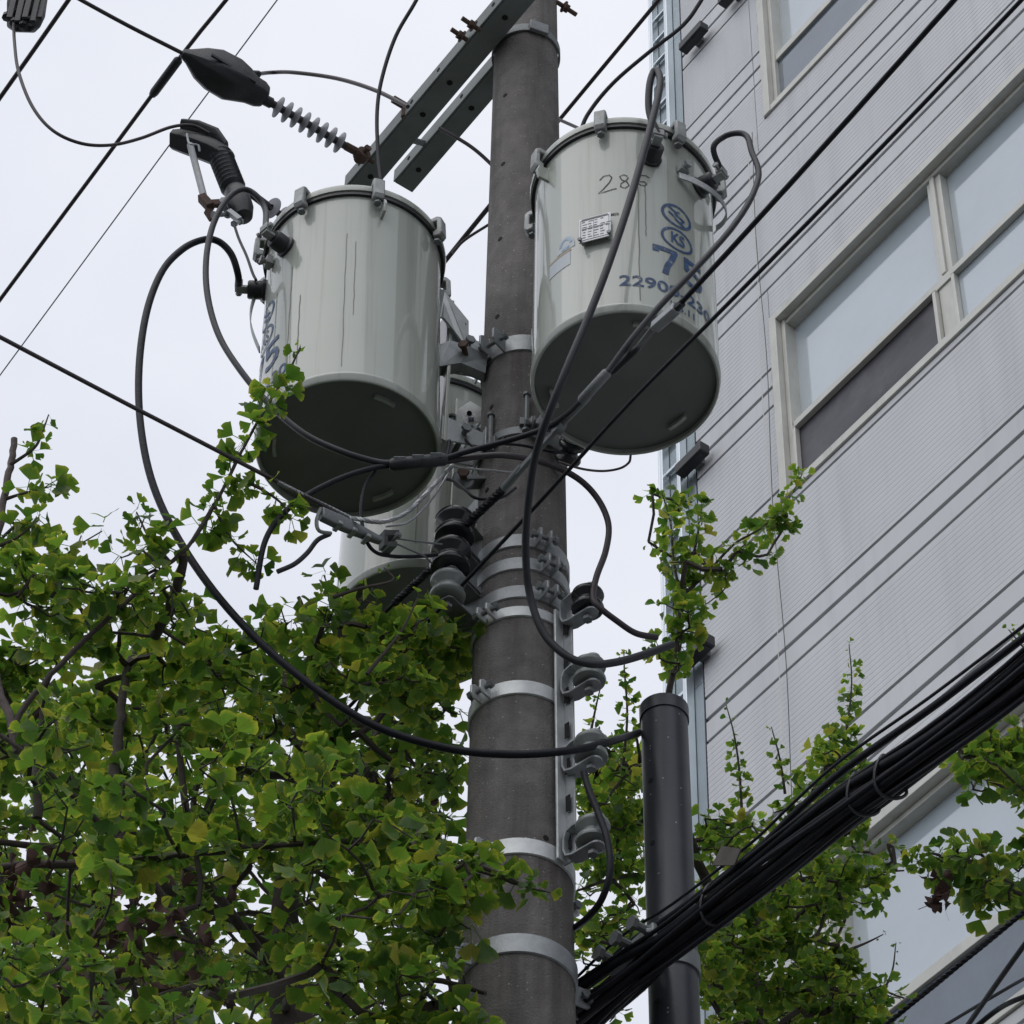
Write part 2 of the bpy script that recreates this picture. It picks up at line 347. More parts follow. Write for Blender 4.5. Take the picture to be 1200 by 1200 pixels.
def any_panel(fn, h0, h1):
    if hcut(h0, h1) == [(h0, h1)]: fn(TR, TL, h0, h1); return
    fn(.012, TL, h0, h1)
    for u, w in hcut(h0, h1):
        if w - u > .03: (fn if w - u > .15 else flat_panel)(TR, .006, u, w)
    for a, c in WINS:                                   # fill beside a window set further along
        if WDT[a] < -.02 and min(h1, c) - max(h0, a) > .03: fn(WDT[a] + .008, .006, max(h0, a), min(h1, c))
H0, MOD, G = 11.072, .9555, .021
for k in range(-3, 9):
    h = H0 + MOD * k
    if k == 1:
        any_panel(flat_panel, h + G / 2, h + .145 - G / 2); any_panel(flat_panel, h + .145 + G * .8, h + .300 - G / 2); any_panel(rib_panel, h + .300 + G / 2, h + MOD + .13 - G / 2); continue
    if k == 2:
        any_panel(flat_panel, h + .13 + G / 2, h + .300 - G / 2); any_panel(rib_panel, h + .300 + G / 2, h + MOD - G / 2); continue
    any_panel(flat_panel, h + G / 2, h + .145 - G / 2)
    any_panel(flat_panel, h + .145 + G * .8, h + .300 - G / 2)
    any_panel(rib_panel, h + .300 + G / 2, h + MOD - G / 2)
# corner trim of sheet metal
for k in range(7): wbox(MB(), TL + .006, .90, 8.63 + 1.91 * k, 8.63 + 1.91 * (k + 1) - .004, -.113, .004).build('corner_trim', 'trim_metal', bl, 0)
# windows
def window(h0, h1, tr, panes, sash, dt=0.):
    fw = .055
    def wbox(b, t0, t1, *r): return WBOX(b, t0 + dt, t1 + dt, *r)
    b = MB(); wbox(b, -.0, -fw, h0, h1, -.112, .018); wbox(b, -fw - .001, TR, h1 - fw, h1 - .001, -.111, .018); wbox(b, -fw - .001, TR, h0 + .001, h0 + fw, -.111, .014)
    wn = b.build('window', 'alu', bl, 0, bevel=.003)
    b = MB(); wbox(b, -fw - .002, -fw - .03, h0 + fw + .002, h1 - fw - .002, -.108, -.02); wbox(b, -fw - .031, TR, h1 - fw - .032, h1 - fw - .002, -.107, -.03)
    b.build('inner_frame', 'alu', wn, 0, bevel=.002)
    b = MB(); wbox(b, -fw - .031, TR, tr - .03, tr + .03, -.106, -.03); wbox(b, -fw - .031, TR, tr + .0305, tr + .045, -.105, -.055); b.build('transom', 'alu', wn, 0, bevel=.003)
    muls = [-1.25, -2.5, -3.75]
    for m_ in muls:
        b = MB(); wbox(b, m_ + .05, m_ - .05, tr + .046, h1 - fw - .033, -.104, -.045); wbox(b, m_ + .015, m_ - .015, tr + .046, h1 - fw - .034, -.044, -.03)
        wbox(b, m_ + .055, m_ - .055, h0 + fw + .002, tr - .031, -.104, -.04); b.build('mullion', 'alu', wn, 0, bevel=.003)
    ed = [-fw - .03] + muls + [TR]
    for i in range(len(ed) - 1):
        a = ed[i] - (.052 if i else 0); c = ed[i + 1] + .052
        wbox(MB(), a, c, tr + .046, h1 - fw - .033, -.1125, -.092).build('pane', panes[0], wn, 0)
        lo = panes[1] if i == 0 else panes[2]
        wbox(MB(), a, c, h0 + fw + .002, tr - .031, -.075, -.047).build('pane', lo, wn, 0)
        if sash:
            b = MB(); z0, z1 = h0 + fw + .002, tr - .031; a2 = a - .006; c2 = c + .006
            wbox(b, a2, c2, z0, z0 + .018, -.046, -.014); wbox(b, a2, c2, z1 - .012, z1, -.046, -.014)
            wbox(b, a2, a2 - .022, z0 + .019, z1 - .013, -.046, -.014); wbox(b, c2 + .022, c2, z0 + .019, z1 - .013, -.046, -.014)
            b.build('sash_frame', 'alu', wn, 0, bevel=.003)
    # lumpy sealant bead round the frame
    b = MB(); pts = [PW(dt + .006 + random.uniform(-.002, .002), h0 + (h1 - h0) * i / 30, .002) for i in range(31)]; b.tube(pts, [random.uniform(.004, .009) for _ in pts], 6)
    pts = [PW(dt + .006 - i * .06, h1 + .004 + random.uniform(-.001, .002), .002) for i in range(60)]; b.tube(pts, [random.uniform(.003, .008) for _ in pts], 6)
    b.build('sealant', 'sealant', wn)
window(16.40, 18.1, 16.94, ('glass_frost', 'glass_dim', 'glass_dim'), False, -.075)
window(13.17, 14.62, 13.70, ('glass_frost', 'screen', 'glass_frost'), True)
window(9.24, 10.72, 9.75, ('glass_frost', 'glass_dim', 'glass_dim'), False, -.085)
# cable ladder up the corner of the building
ld = thing('cable_ladder', 'bright metal cable ladder running up the corner of the grey building', 'cable ladder', PW(.86, 0, .05))
for t0, t1, nm in ((.735, .765, 'rail'), (.885, .912, 'rail'), (.942, .955, 'edge_strip')):
    wbox(MB(), t0, t1, .5, 21.6, .006, .055 if nm == 'rail' else .03).build(nm, 'rail_metal', ld, 0, bevel=.003)
wbox(MB(), .902, .96, .5, 21.6, -.10, .004).build('back_plate', 'galv_dark', ld, 0)
h = 10.0
while h < 20:
    wbox(MB(), .766, .884, h, h + .02, .012, .032).build('rung', 'rail_metal', ld, 0); h += .245
# wall lights
for (x, y, lab) in ((822, 50, 'black bar lamp on the corner of the wall beside the upper window'), (822, 545, 'black bar lamp on the corner of the wall beside the dark screened window'), (828, 770, 'black bar lamp on the corner of the wall behind the leafy sprig'), (868, -4, 'black bar lamp under the top of the photographed wall beside the upper window')):
    t, h = WT(x, y)
    w = thing('wall_light', lab, 'wall light', PW(t, h, .001), 'black bar lamps on the grey wall')
    wbox(MB(), t - .11, t + .11, h - .035, h + .035, .030, .095).build('housing', 'black_plastic', w, 0, bevel=.006)
    wbox(MB(), t - .10, t + .10, h + .0355, h + .040, .035, .09).build('lid', 'galv', w, 0)
    wbox(MB(), t - .03, t + .03, h - .02, h + .02, .001, .0299).build('bracket', 'galv_dark', w, 0)
    wbox(MB(), t - .09, t + .09, h - .039, h - .0355, .045, .08).build('lens', 'black_rubber', w, 0)
# thin wire hanging down the facade
for dt, lab in ((-.012, 'thin grey wire hanging down the ribbed wall past the window corner'), (.018, 'thin white wire hanging down the ribbed wall past the window corner')):
    pts = [PW(.045 + dt + .012 * math.sin(i * .7 + dt * 90), 16.35 - i * .25, .026) for i in range(31)]
    tag(MB().tube(spline(pts, 4), .0022, 5).build('facade_wire', 'cable_grey' if dt < 0 else 'alu', loc=pts[0]), lab, 'wire')

# ================================================================ CONCRETE POLE
Y0 = 6.25
def axp(z): return V((.0518 - (z - 6.745) * .01215, Y0, z))
def prad(z): return .1465 - (z - 6.745) * .00772
PAX = (axp(12) - axp(7)).normalized()
def pole_z(y):                                          # height of the pole's near face at picture row y
    z = 8.5
    for _ in range(6):
        q = axp(z); z = P(608, y, Y0 - prad(z)).z
    return z
def on_pole(th, z, out=0.): return axp(z) + D(th) * (prad(z) + out)
pole = thing('utility_pole', 'tall tapered speckled concrete utility pole carrying the transformers', 'utility pole', axp(0))
b = MB(); vs = []; NZ, NA = 60, 48
for i in range(NZ + 1):
    z = -.2 + 13.4 * i / NZ
    vs += [on_pole(360 * k / NA, z) for k in range(NA)]
b.add(vs, [(i * NA + k, i * NA + (k + 1) % NA, (i + 1) * NA + (k + 1) % NA, (i + 1) * NA + k) for i in range(NZ) for k in range(NA)] + [tuple(range(NZ * NA, (NZ + 1) * NA))])
b.build('shaft', 'concrete', pole)
for (x, y) in ((585, 105), (583, 185), (580, 272), (577, 362), (571, 465), (566, 560), (636, 976)):      # step-bolt holes
    r = prad(pole_z(y)); th = math.degrees(math.asin(max(-.98, min(.98, px(x - 608 + (y - 480) * .004, axp(pole_z(y))) / r)))); z = pole_z(y)
    MB().lathe([(0, -.004), (.009, -.004), (.009, .0012), (0, .0012)], on_pole(th, z), D(th), 10).build('step_hole', 'hole', pole)

def band(y, hgt, m, th_lug, label, lug=.045, gap=.032, thick=.005, boltm='galv_dark', name='pole_band', tilt=0):
    z = pole_z(y); t = thing(name, label, 'pole band', on_pole(0, z), 'steel bands round the pole'); r = prad(z) + .0015
    MB().lathe([(r, -hgt / 2), (r + thick, -hgt / 2 + .002), (r + thick, hgt / 2 - .002), (r, hgt / 2)], axp(z), PAX, 56, closed=True).build('strap', m, t)
    for thl in (th_lug if isinstance(th_lug, (list, tuple)) else [th_lug]):
        d = D(thl); tg = D(thl + 90)
        b = MB()
        for s in (-1, 1):
            c = on_pole(thl, z) + tg * s * gap / 2
            poly = [(-.006, -hgt / 2), (lug * .7, -hgt / 2), (lug, -hgt * .28), (lug, hgt * .28), (lug * .7, hgt / 2), (-.006, hgt / 2)]
            b.prism(poly, c + d * .006, d, PAX, tg * .007)
        b.build('lug', m, t, 30, bevel=.0015)
        MB().bolt(on_pole(thl, z, .03) - tg * (gap / 2 + .016), tg, .0075, gap + .045, 2).build('bolt', boltm, t, 30)
    return z
ZB1 = band(402, .075, 'galv', [-38, 130], 'wide grey steel band holding the transformer hangers at the upper pole', .06, .05)
ZB2 = band(505, .035, 'galv_dark', [15, 195], 'thin dark steel band between the two front transformer tanks', .05, .03)
ZB3 = band(634, .052, 'galv', [22, 200], 'highest of the three grey bands beside the black spool insulators', .045)
ZB4 = band(661, .050, 'galv', [30, 210], 'middle of the three grey bands beside the black spool insulators', .045)
ZB5 = band(694, .050, 'galv', [28, 205], 'lowest of the three grey bands beside the black spool insulators', .045)
ZB6 = band(717, .040, 'galv_bright', [-38, 128], 'bright silver band at the top end of the insulator rack', .045)
ZB7 = band(806, .052, 'galv_bright', [-42, 128], 'bright silver band at the middle of the insulator rack', .045)
ZB8 = band(992, .055, 'galv_bright', [-42, 128], 'bright silver band at the bottom end of the insulator rack', .045)
ZB9 = band(1106, .062, 'galv', [-62, 118], 'wide grey band with a heavy bolt below the insulator rack', .055, .05, .006)

band_stains([ZB9, ZB8, ZB7, ZB6, ZB3, ZB1])
# ---------------------------------------------------------------- crossarms (parallel to the street)
def crossarm(a, c, label, face, wid, hgt):
    """steel channel between a and c, open at the back"""
    t = thing('crossarm', label, 'crossarm', a, 'steel channel crossarms at the pole top')
    ax = (c - a).normalized(); o = face.normalized(); u = V((0, 0, 1)); L = (c - a).length; th = .007
    b = MB(); mid = (a + c) / 2
    b.box(mid + o * wid / 2, ax * L / 2, u * hgt / 2, o * th / 2)
    b.box(mid + u * (hgt / 2 - th / 2) - o * .001, ax * L / 2, u * th / 2, o * (wid / 2 - th / 2))
    b.box(mid - u * (hgt / 2 - th / 2) - o * .001, ax * L / 2, u * th / 2, o * (wid / 2 - th / 2))
    b.build('channel', 'crossarm', t, 0, bevel=.002)
    n = int(L / .17)
    for i in range(n):
        p = a + ax * (.1 + i * .17)
        if i % 3 != 1:
            MB().lathe([(0, 0), (.011, 0), (.011, .0015), (0, .0015)], p - u * (hgt / 2 + .0005), -u, 10).build('bolt_hole', 'hole', t)
            MB().lathe([(0, 0), (.009, 0), (.009, .0015), (0, .0015)], p + o * (wid / 2 + th / 2 + .0005), o, 10).build('bolt_hole', 'hole', t)
    return t, ax, o, u
AX0 = P(590, 16, 6.06); AXE = on_plane(418, 212, AX0, CR_)
AXE = V((AXE.x, AXE.y, AX0.z))
XDIR = (AXE - AX0).normalized()
ar1 = crossarm(AXE, AX0 - XDIR * .9, 'front steel channel crossarm clamped to the left of the pole top', -CR_, .094, .074)
off = CR_ * .31
BX0 = P(582, 86, 6.36); BXE = BX0 + XDIR * 1.0; BXE = on_plane(473, 216, BX0, CR_); BXE = V((BXE.x, BXE.y, BX0.z))
ar2 = crossarm(BXE, BX0 - XDIR * .06, 'rear steel channel crossarm butting against the pole top', -CR_, .084, .072)
# through bolts and spacers on the crossarms
def stud(p, ax, L, label, m='rust', r=.009):
    t = thing('crossarm_bolt', label, 'bolt', p, 'bolts through the crossarms')
    MB().lathe([(0, 0), (r, 0), (r, L), (0, L)], p, ax, 8).build('shank', m, t)
    b = MB(); b.lathe([(0, 0), (r * 2, 0), (r * 2, r * 1.6), (0, r * 1.6)], p + V(ax).normalized() * L * .42, ax, 6); b.lathe([(0, 0), (r * 2.6, 0), (r * 2.6, r * .5), (0, r * .5)], p + V(ax).normalized() * (L * .42 - r * .6), ax, 12)
    b.build('nut', m, t, 30)
stud(on_plane(563, 36, AX0 - CR_ * .044, CR_), -CR_ + V((0, 0, .1)), .08, 'rusty bolt with a wide washer on the front crossarm next to the pole')
stud(on_plane(549, 48, AX0 - CR_ * .044, CR_), -CR_ + V((0, 0, .1)), .075, 'bare rusty bolt end on the front crossarm a hand away from the pole')
stud(P(652, 2, 6.22), CR_ + V((0, 0, -.05)), .09, 'rusty bolt sticking out of the pole top on the building side')
# strap that clamps the crossarm
zc = P(640, 38, Y0 - .1).z
cs = thing('crossarm_strap', 'curved dark steel strap clamping the crossarm round the pole top', 'pole band', on_pole(0, zc), 'steel bands round the pole')
rr = prad(zc) + .002
MB().lathe([(rr, -.02), (rr + .007, -.02), (rr + .007, .02), (rr, .02)], axp(zc), PAX, 48, closed=True).build('strap', 'galv_dark', cs)
MB().bar(on_pole(-60, zc, .02), on_pole(15, zc, .012), .02, .02).build('bolt', 'rust', cs)
MB().box(on_pole(20, zc, .012), D(110) * .035, D(20) * .008, V((0, 0, .028))).build('lug', 'galv_dark', cs, bevel=.003)
# link that ties the two arms
for (x, y) in ((569, 72), (465, 198)):
    q1 = on_plane(x, y, AX0, CR_); q1 = V((q1.x, q1.y, AX0.z))
    q2 = q1 + CR_ * ((BX0 - AX0).dot(CR_)); q2 = V((q2.x, q2.y, BX0.z))
    tt = thing('arm_spacer', 'short steel spacer bolt tying both crossarms %s' % ('beside the pole' if y < 100 else 'at their free end above the tank'), 'bolt', q1)
    MB().tube([q1, q2], .012, 8).build('rod', 'galv_dark', tt); MB().box(q1 + (q2 - q1) * .28, ST * .03, CR_ * .006, V((0, 0, .03))).build('washer', 'galv', tt)

# ---------------------------------------------------------------- TRANSFORMERS
TR_R, TR_H = .274, .915
def wrap(u, w, th0, h0, R): 
    a = R_(th0) + u / R; return V((R * math.sin(a), -R * math.cos(a), h0 + w))
def wrap_text(s, th0, h0, size, sx, parent, name, m, R, offset=.0, slant=0.):
    c = bpy.data.curves.new('txt', 'FONT'); c.body = s; c.size = 1; c.align_x = 'CENTER'; c.align_y = 'CENTER'; c.offset = offset; c.resolution_u = 4
    o = bpy.data.objects.new('txt', c); COL.objects.link(o); bpy.context.view_layer.update()
    me = bpy.data.meshes.new_from_object(o.evaluated_get(bpy.context.evaluated_depsgraph_get())); COL.objects.unlink(o); bpy.data.objects.remove(o)
    for v in me.vertices:
        q = wrap((v.co.x + slant * v.co.y) * size * sx, v.co.y * size, th0, h0, R); v.co = q
    me.name = name; me.materials.clear(); me.materials.append(MATS[m]); ob = bpy.data.objects.new(name, me); COL.objects.link(ob); ob.parent = parent; WL[ob.name] = V((0, 0, 0)); return ob
def ribbon2d(b, pts, w, th0, h0, R, closed=False):
    if not closed:                                      # short steps, so that the print hugs the round tank
        q = [pts[0]]
        for a, c in zip(pts[:-1], pts[1:]):
            k = max(1, int(math.hypot(c[0] - a[0], c[1] - a[1]) / .015)); q += [(a[0] + (c[0] - a[0]) * i / k, a[1] + (c[1] - a[1]) * i / k) for i in range(1, k + 1)]
        pts = q
    n = len(pts); vs = []
    for i in range(n):
        a = V(pts[(i - 1) % n] if closed or i else pts[i]); c = V(pts[(i + 1) % n] if closed or i < n - 1 else pts[i]); t = (c - a); t = t / (t.length or 1); nn = V((-t.y, t.x)) * w / 2
        p = V(pts[i]); vs += [wrap(p.x + nn.x, p.y + nn.y, th0, h0, R), wrap(p.x - nn.x, p.y - nn.y, th0, h0, R)]
    b.add(vs, [(2 * i, 2 * i + 1, 2 * ((i + 1) % n) + 1, 2 * ((i + 1) % n)) for i in range(n if closed else n - 1)])
def transformer(loc, rot, clamp0, label, marks, tilt=(0, 0), strap='side'):
    t = thing('pole_transformer', label, 'transformer', loc, 'grey tank transformers hung on the pole', R_(rot), local=True)
    t.rotation_euler = (R_(tilt[0]), R_(tilt[1]), R_(rot))
    R, H = TR_R, TR_H
    tank = MB().lathe([(R - .010, .020), (R - .010, .002), (R - .004, 0), (R, .004), (R + .0005, .022), (R + .003, .026), (R + .0005, .031), (R, .036), (R, H - .10), (R + .002, H - .02), (R + .002, H - .004)], (0, 0, 0), n=96).build('tank', 'tank_paint', t, 60)
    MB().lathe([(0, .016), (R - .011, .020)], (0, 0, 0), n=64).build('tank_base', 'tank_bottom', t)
    for a in (12, 132, 252):                            # bent strips welded under the base
        b = MB(); b.lathe([(R - .062, .004), (R - .052, .004), (R - .052, .018), (R - .062, .018)], (0, 0, 0), n=10, a0=a - 90 - 9, a1=a - 90 + 9, closed=True, ref=V((0, 1, 0))); b.build('base_strip', 'tank_paint', t)
    MB().lathe([(R + .003, H - .012), (R + .016, H - .010), (R + .018, H + .004), (R + .016, H + .016), (R + .004, H + .02), (R * .6, H + .045), (0, H + .055)], (0, 0, 0), n=96).build('lid', 'tank_paint', t, 50)
    MB().lathe([(R + .002, H - .026), (R + .012, H - .026), (R + .012, H - .0125), (R + .002, H - .0125)], (0, 0, 0), n=96, closed=True).build('gasket', 'black_rubber', t)
    for k in range(8):                                  # lid clamps
        a = clamp0 + 47.0 * k; d = D(a); tg = D(a + 90); u = V((0, 0, 1)); c = d * (R + .012) + V((0, 0, H))
        poly = [(-.03, .030), (.020, .034), (.034, .022), (.036, -.052), (.026, -.066), (.004, -.060), (.004, -.040), (.018, -.034), (.018, .012), (-.03, .012)]
        q = MB().prism(poly, c, d, u, tg * .036).build('lid_clamp', 'clamp_metal', t, 30, bevel=.004)
        MB().bolt(c + d * .012 + V((0, 0, -.072)), u, .007, .05).build('clamp_bolt', 'galv_dark', q, 30)
    # low-voltage bushings: 14, 53, 92 degrees
    for a in (14, 53):
        d = D(a); u = V((0, 0, 1)); o = d * (R - .004) + V((0, 0, H * .815))
        bu = MB().lathe([(.034, 0), (.036, .012), (.030, .016), (.030, .055), (.026, .060), (.0, .060)], o, d, 20).build('bushing', 'black_rubber', t, 50)
        b = MB(); e = o + d * .062
        b.box(e + d * .016, d * .018, D(a + 90) * .014, u * .006); b.box(e + d * .026 + u * .018, d * .012, D(a + 90) * .017, u * .014); b.bolt(e + d * .026 - D(a + 90) * .03 + u * .018, D(a + 90), .006, .06, 2)
        b.build('terminal', 'clamp_metal', bu, 30, bevel=.002)
    # bent flat earth strap
    b = MB(); vs = []; NS = 18
    for i in range(NS + 1):
        f = i / NS
        if strap == 'side': a, r, h, wv = 33 + 50 * f, R + .012 + .055 * math.sin(math.pi * f), H * (.775 + .015 * f) - .055 * math.sin(math.pi * f), V((0, 0, .014))
        else: a, r, h, wv = 10 + 3 * f, R + .030 - .022 * f + .024 * math.sin(math.pi * f), H * (.84 - .34 * f), D(100) * .014
        p = D(a) * r + V((0, 0, h)); k = D(a) * .004; vs += [p + wv, p - wv, p - wv - k, p + wv - k]
    b.add(vs, [(4 * i + j, 4 * i + (j + 1) % 4, 4 * i + 4 + (j + 1) % 4, 4 * i + 4 + j) for i in range(NS) for j in range(4)] + [(0, 1, 2, 3), tuple(4 * NS + j for j in range(4))]); b.build('earth_strap', 'galv', t, 30)
    b = MB(); q = D(36) * (R + .004) + V((0, 0, H * .82)); b.bolt(q + D(36) * .03, -D(36), .008, .04, 2); b.box(q + D(36) * .01, D(126) * .016, D(36) * .01, V((0, 0, .018))); b.build('earth_lug', 'clamp_metal', t, 30)
    # lifting lugs
    for a in (-60, 120):
        d = D(a); tg = D(a + 90); MB().prism([(-.004, -.03), (.035, -.03), (.045, .0), (.035, .03), (-.004, .03)], d * R + V((0, 0, H * .90)), d, V((0, 0, 1)), tg * .010).build('lifting_lug', 'tank_paint', t, 30, bevel=.002)
    if marks:
        mk = R + .0016
        b = MB(); n = 40
        ell = lambda rx, ry: [(rx * math.cos(2 * math.pi * i / n), ry * math.sin(2 * math.pi * i / n)) for i in range(n)]
        ribbon2d(b, ell(.050, .048), .010, 32, .508, mk, True)
        for dy in (-.016, .010):                        # the paired bent strokes of the emblem
            ribbon2d(b, [(-.030, dy + .022), (-.006, dy + .006), (-.006, dy - .002), (.028, dy - .020)], .010, 32, .508, mk)
        ribbon2d(b, [(-.006, .016), (.010, .024)], .008, 32, .508, mk); ribbon2d(b, [(.004, -.026), (.022, -.018)], .008, 32, .508, mk)
        b.build('emblem', 'ink_blue', t, 0)
        b = MB(); ribbon2d(b, ell(.053, .048), .009, 32, .392, mk, True); b.build('emblem', 'ink_blue', t, 0)
        wrap_text('KS', 32, .392, .070, .66, t, 'emblem_letters', 'ink_blue', mk, .03)
        b = MB(); w7 = .020
        for seg in ([(-.036, .036), (-.036, .066)], [(-.046, .056), (.034, .056)], [(.028, .062), (.016, .02), (.0, -.02), (-.008, -.060)]): ribbon2d(b, seg, w7, 24, .262, mk)
        b.build('rating_mark', 'ink_blue', t, 0)
        b = MB()
        for seg in ([(-.036, .056), (.034, .056)], [(-.028, .062), (-.028, .006)], [(-.036, .010), (.004, .014), (.022, .006), (.030, -.014), (.026, -.036), (.008, -.050), (-.014, -.050), (-.036, -.040)]): ribbon2d(b, seg, w7, 44, .262, mk + .0003)
        b.build('rating_mark', 'ink_blue', t, 0)
        wrap_text('22900-230', 27, .135, .068, 1.10, t, 'voltage_mark', 'ink_blue', mk, .014)
        wrap_text("'15.11", 35, .068, .042, .95, t, 'date_mark', 'ink_blue', mk, .012)
    return t
T_R = transformer(P(733, 451, 5.77), 0, -110, 'transformer tank with handwritten digits, white nameplate and blue stencilled numbers', True)
T_L = transformer(P(407, 528, 6.06), -101, 22, 'transformer tank with a leafy twig in front and cables looping from its side', True, (2.0, .4), 'down')
T_B = transformer(P(492, 737, 6.86), 176, -5, 'rear transformer tank half hidden behind the pole and the leaves', True)
# nameplate, stickers and handwriting of the right tank
def wrapped_patch(b, th0, h0, w, h, R, th=0.003, n=8):
    vs = []
    for i in range(n + 1):
        u = -w / 2 + w * i / n
        for rr_, hh in ((R, -h / 2), (R + th, -h / 2), (R + th, h / 2), (R, h / 2)): vs.append(wrap(u, hh, th0, h0, 1) if 0 else V((rr_ * math.sin(R_(th0) + u / R), -rr_ * math.cos(R_(th0) + u / R), h0 + hh)))
    b.add(vs, [(4 * i + j, 4 * i + (j + 1) % 4, 4 * i + 4 + (j + 1) % 4, 4 * i + 4 + j) for i in range(n) for j in range(4)] + [(0, 1, 2, 3), (4 * n, 4 * n + 1, 4 * n + 2, 4 * n + 3)]); return b
def flat_plate(b, th0, h0, w, h, R, t0, t1):
    d = D(th0); return b.box(d * (R + (t0 + t1) / 2) + V((0, 0, h0)), D(th0 + 90) * w / 2, d * (t1 - t0) / 2, V((0, 0, h / 2)))
NP, NH = -20, .385
npl = flat_plate(MB(), NP, NH, .098, .115, TR_R, .016, .019).build('nameplate', 'plate_white', T_R, 0, bevel=.001)
b = MB()
def nline(u0, u1, w0, w1):
    d = D(NP); b.box(d * (TR_R + .0196) + D(NP + 90) * ((u0 + u1) / 2) + V((0, 0, NH + (w0 + w1) / 2)), D(NP + 90) * ((u1 - u0) / 2), d * .0004, V((0, 0, (w1 - w0) / 2)))
for e in (-.044, .0425): nline(e, e + .0015, -.05, .046)
for e in (-.05, .0445): nline(-.044, .044, e, e + .0015)
nline(-.040, .040, .047, .053)
for i in range(7):
    hh = .036 - i * .0125
    for j in range(random.randint(3, 5)):
        u = -.040 + j * .018 + random.uniform(0, .004); nline(u, u + random.uniform(.006, .015), hh, hh + random.choice((.0018, .003)))
nline(-.004, -.003, -.048, .042); nline(-.040, .040, .004, .0052)
b.build('plate_print', mat('print_grey', (.20, .205, .21), .5, var=.3), npl, 0)
d = D(NP); tg = D(NP + 90)
for s in (-1, 1): MB().box(d * (TR_R + .008) + tg * s * .04 + V((0, 0, NH)), tg * .004, d * .0078, V((0, 0, .05))).build('plate_bracket', 'tank_paint', npl, 0)
b = MB()
for s in (-.043, .046): b.bolt(d * (TR_R + .027) + tg * s + V((0, 0, NH - .052)), -d, .004, .015)
b.build('plate_bolt', 'galv_dark', npl, 30)
wrap_text('POLE TRANSFORMER', -19, NH + .072, .0165, .8, T_R, 'plate_heading', 'ink_black', TR_R + .0016, .02)
wrapped_patch(MB(), -47, .315, .085, .062, TR_R, .0012).build('sticker', 'sticker', T_R, 0)
wrapped_patch(MB(), -47, .352, .09, .008, TR_R, .0013).build('sticker_edge', 'sticker_tan', T_R, 0)
b = MB(); vs = [wrap(0, 0, -42, .362, TR_R + .0014)]
for i in range(17): a = math.pi * i / 16; vs.append(wrap(.034 * math.cos(a), .065 * math.sin(a) ** .7, -42, .362, TR_R + .0014))
b.add(vs, [(0, i, i + 1) for i in range(1, 17)]); b.build('sticker', 'sticker', T_R, 0)
b = MB(); ribbon2d(b, [(.022 * math.cos(math.pi * i / 12), .018 + .034 * math.sin(math.pi * i / 12)) for i in range(1, 12)], .009, -42, .362, TR_R + .0022); ribbon2d(b, [(-.014, .012), (.014, .012)], .012, -42, .362, TR_R + .0022); b.build('sticker_print', 'sticker_blue', T_R, 0)
b = MB(); ribbon2d(b, [(-.020, .026), (-.008, .042), (.010, .044), (.018, .030), (.010, .006), (-.008, -.022), (-.024, -.040), (-.004, -.038), (.016, -.032), (.032, -.028)], .0036, -14, .613, TR_R + .0016); b.build('handwriting', 'ink_black', T_R, 0)
b = MB(); ribbon2d(b, [(.010, .030), (-.002, .038), (-.014, .030), (-.008, .012), (.008, .002), (.014, -.016), (.002, -.030), (-.012, -.022), (-.010, -.006), (.006, .010), (.012, .024)], .0034, -2.5, .615, TR_R + .0016); b.build('handwriting', 'ink_black', T_R, 0)
b = MB(); ribbon2d(b, [(.020, .028), (.010, .036), (-.006, .033), (-.016, .018), (-.017, -.002), (-.008, -.016), (.006, -.017), (.012, -.006), (.004, .004), (-.010, .000)], .0036, 9, .622, TR_R + .0016); b.build('handwriting', 'ink_black', T_R, 0)
b = MB()                                                # two paint runs under the handwriting
for (a, h0, h1) in ((6.0, .60, .05), (10.5, .60, .36)):
    ribbon2d(b, [(random.uniform(-.0012, .0012), h0 - (h0 - h1) * i / 12) for i in range(13)], .0032, a, 0, TR_R + .0012)
b.build('paint_run', mat('run', (.17, .18, .15), .5, var=.3), T_R, 0)
for T, runs in ((T_L, ((60, .62, .05), (68, .45, .12), (98, .7, .06), (104, .66, .3), (46, .55, .05))), (T_B, ((180, .6, .1),))):
    b = MB()
    for (a, h0, h1) in runs: ribbon2d(b, [(random.uniform(-.0012, .0012), h0 - (h0 - h1) * i / 12) for i in range(13)], .0026, a, 0, TR_R + .0012)
    b.build('paint_run', 'run', T, 0)
# hangers between tanks and pole
def hanger(T, label):
    bpy.context.view_layer.update(); c = T.matrix_world.translation.copy(); 
    t = thing('tank_hanger', label, 'bracket', on_pole(0, ZB1), 'steel hangers of the transformer tanks')
    for z in (ZB1, ZB2):
        pc = axp(z); d = V((pc.x - c.x, pc.y - c.y, 0)); L = d.length; d.normalize(); tg = V((-d.y, d.x, 0)); a = V((c.x, c.y, z)) + d * (TR_R + .001); e = V((c.x, c.y, z)) + d * (L - prad(z) - .007)
        b = MB()
        for s in (-1, 1): b.prism([(0, -.055), (.012, -.055), ((e - a).length, -.03), ((e - a).length, .03), (.012, .055), (0, .055)], a + tg * s * .042, d, V((0, 0, 1)), tg * .007)
        b.build('hanger_arm', 'galv', t, 0, bevel=.002)
        MB().bolt((a + e) / 2 - tg * .065, tg, .009, .13, 2).build('bolt', 'galv_dark', t, 30)
        MB().box(e - d * .004, tg * .06, d * .003, V((0, 0, .045))).build('saddle', 'galv', t, 0, bevel=.002)
    z0, z1 = c.z + .12, c.z + .80
    MB().box(V((c.x, c.y, (z0 + z1) / 2)) + d * (TR_R + .012), tg * .05, d * .006, V((0, 0, (z1 - z0) / 2))).build('back_plate', 'tank_paint', t, 0, bevel=.003)
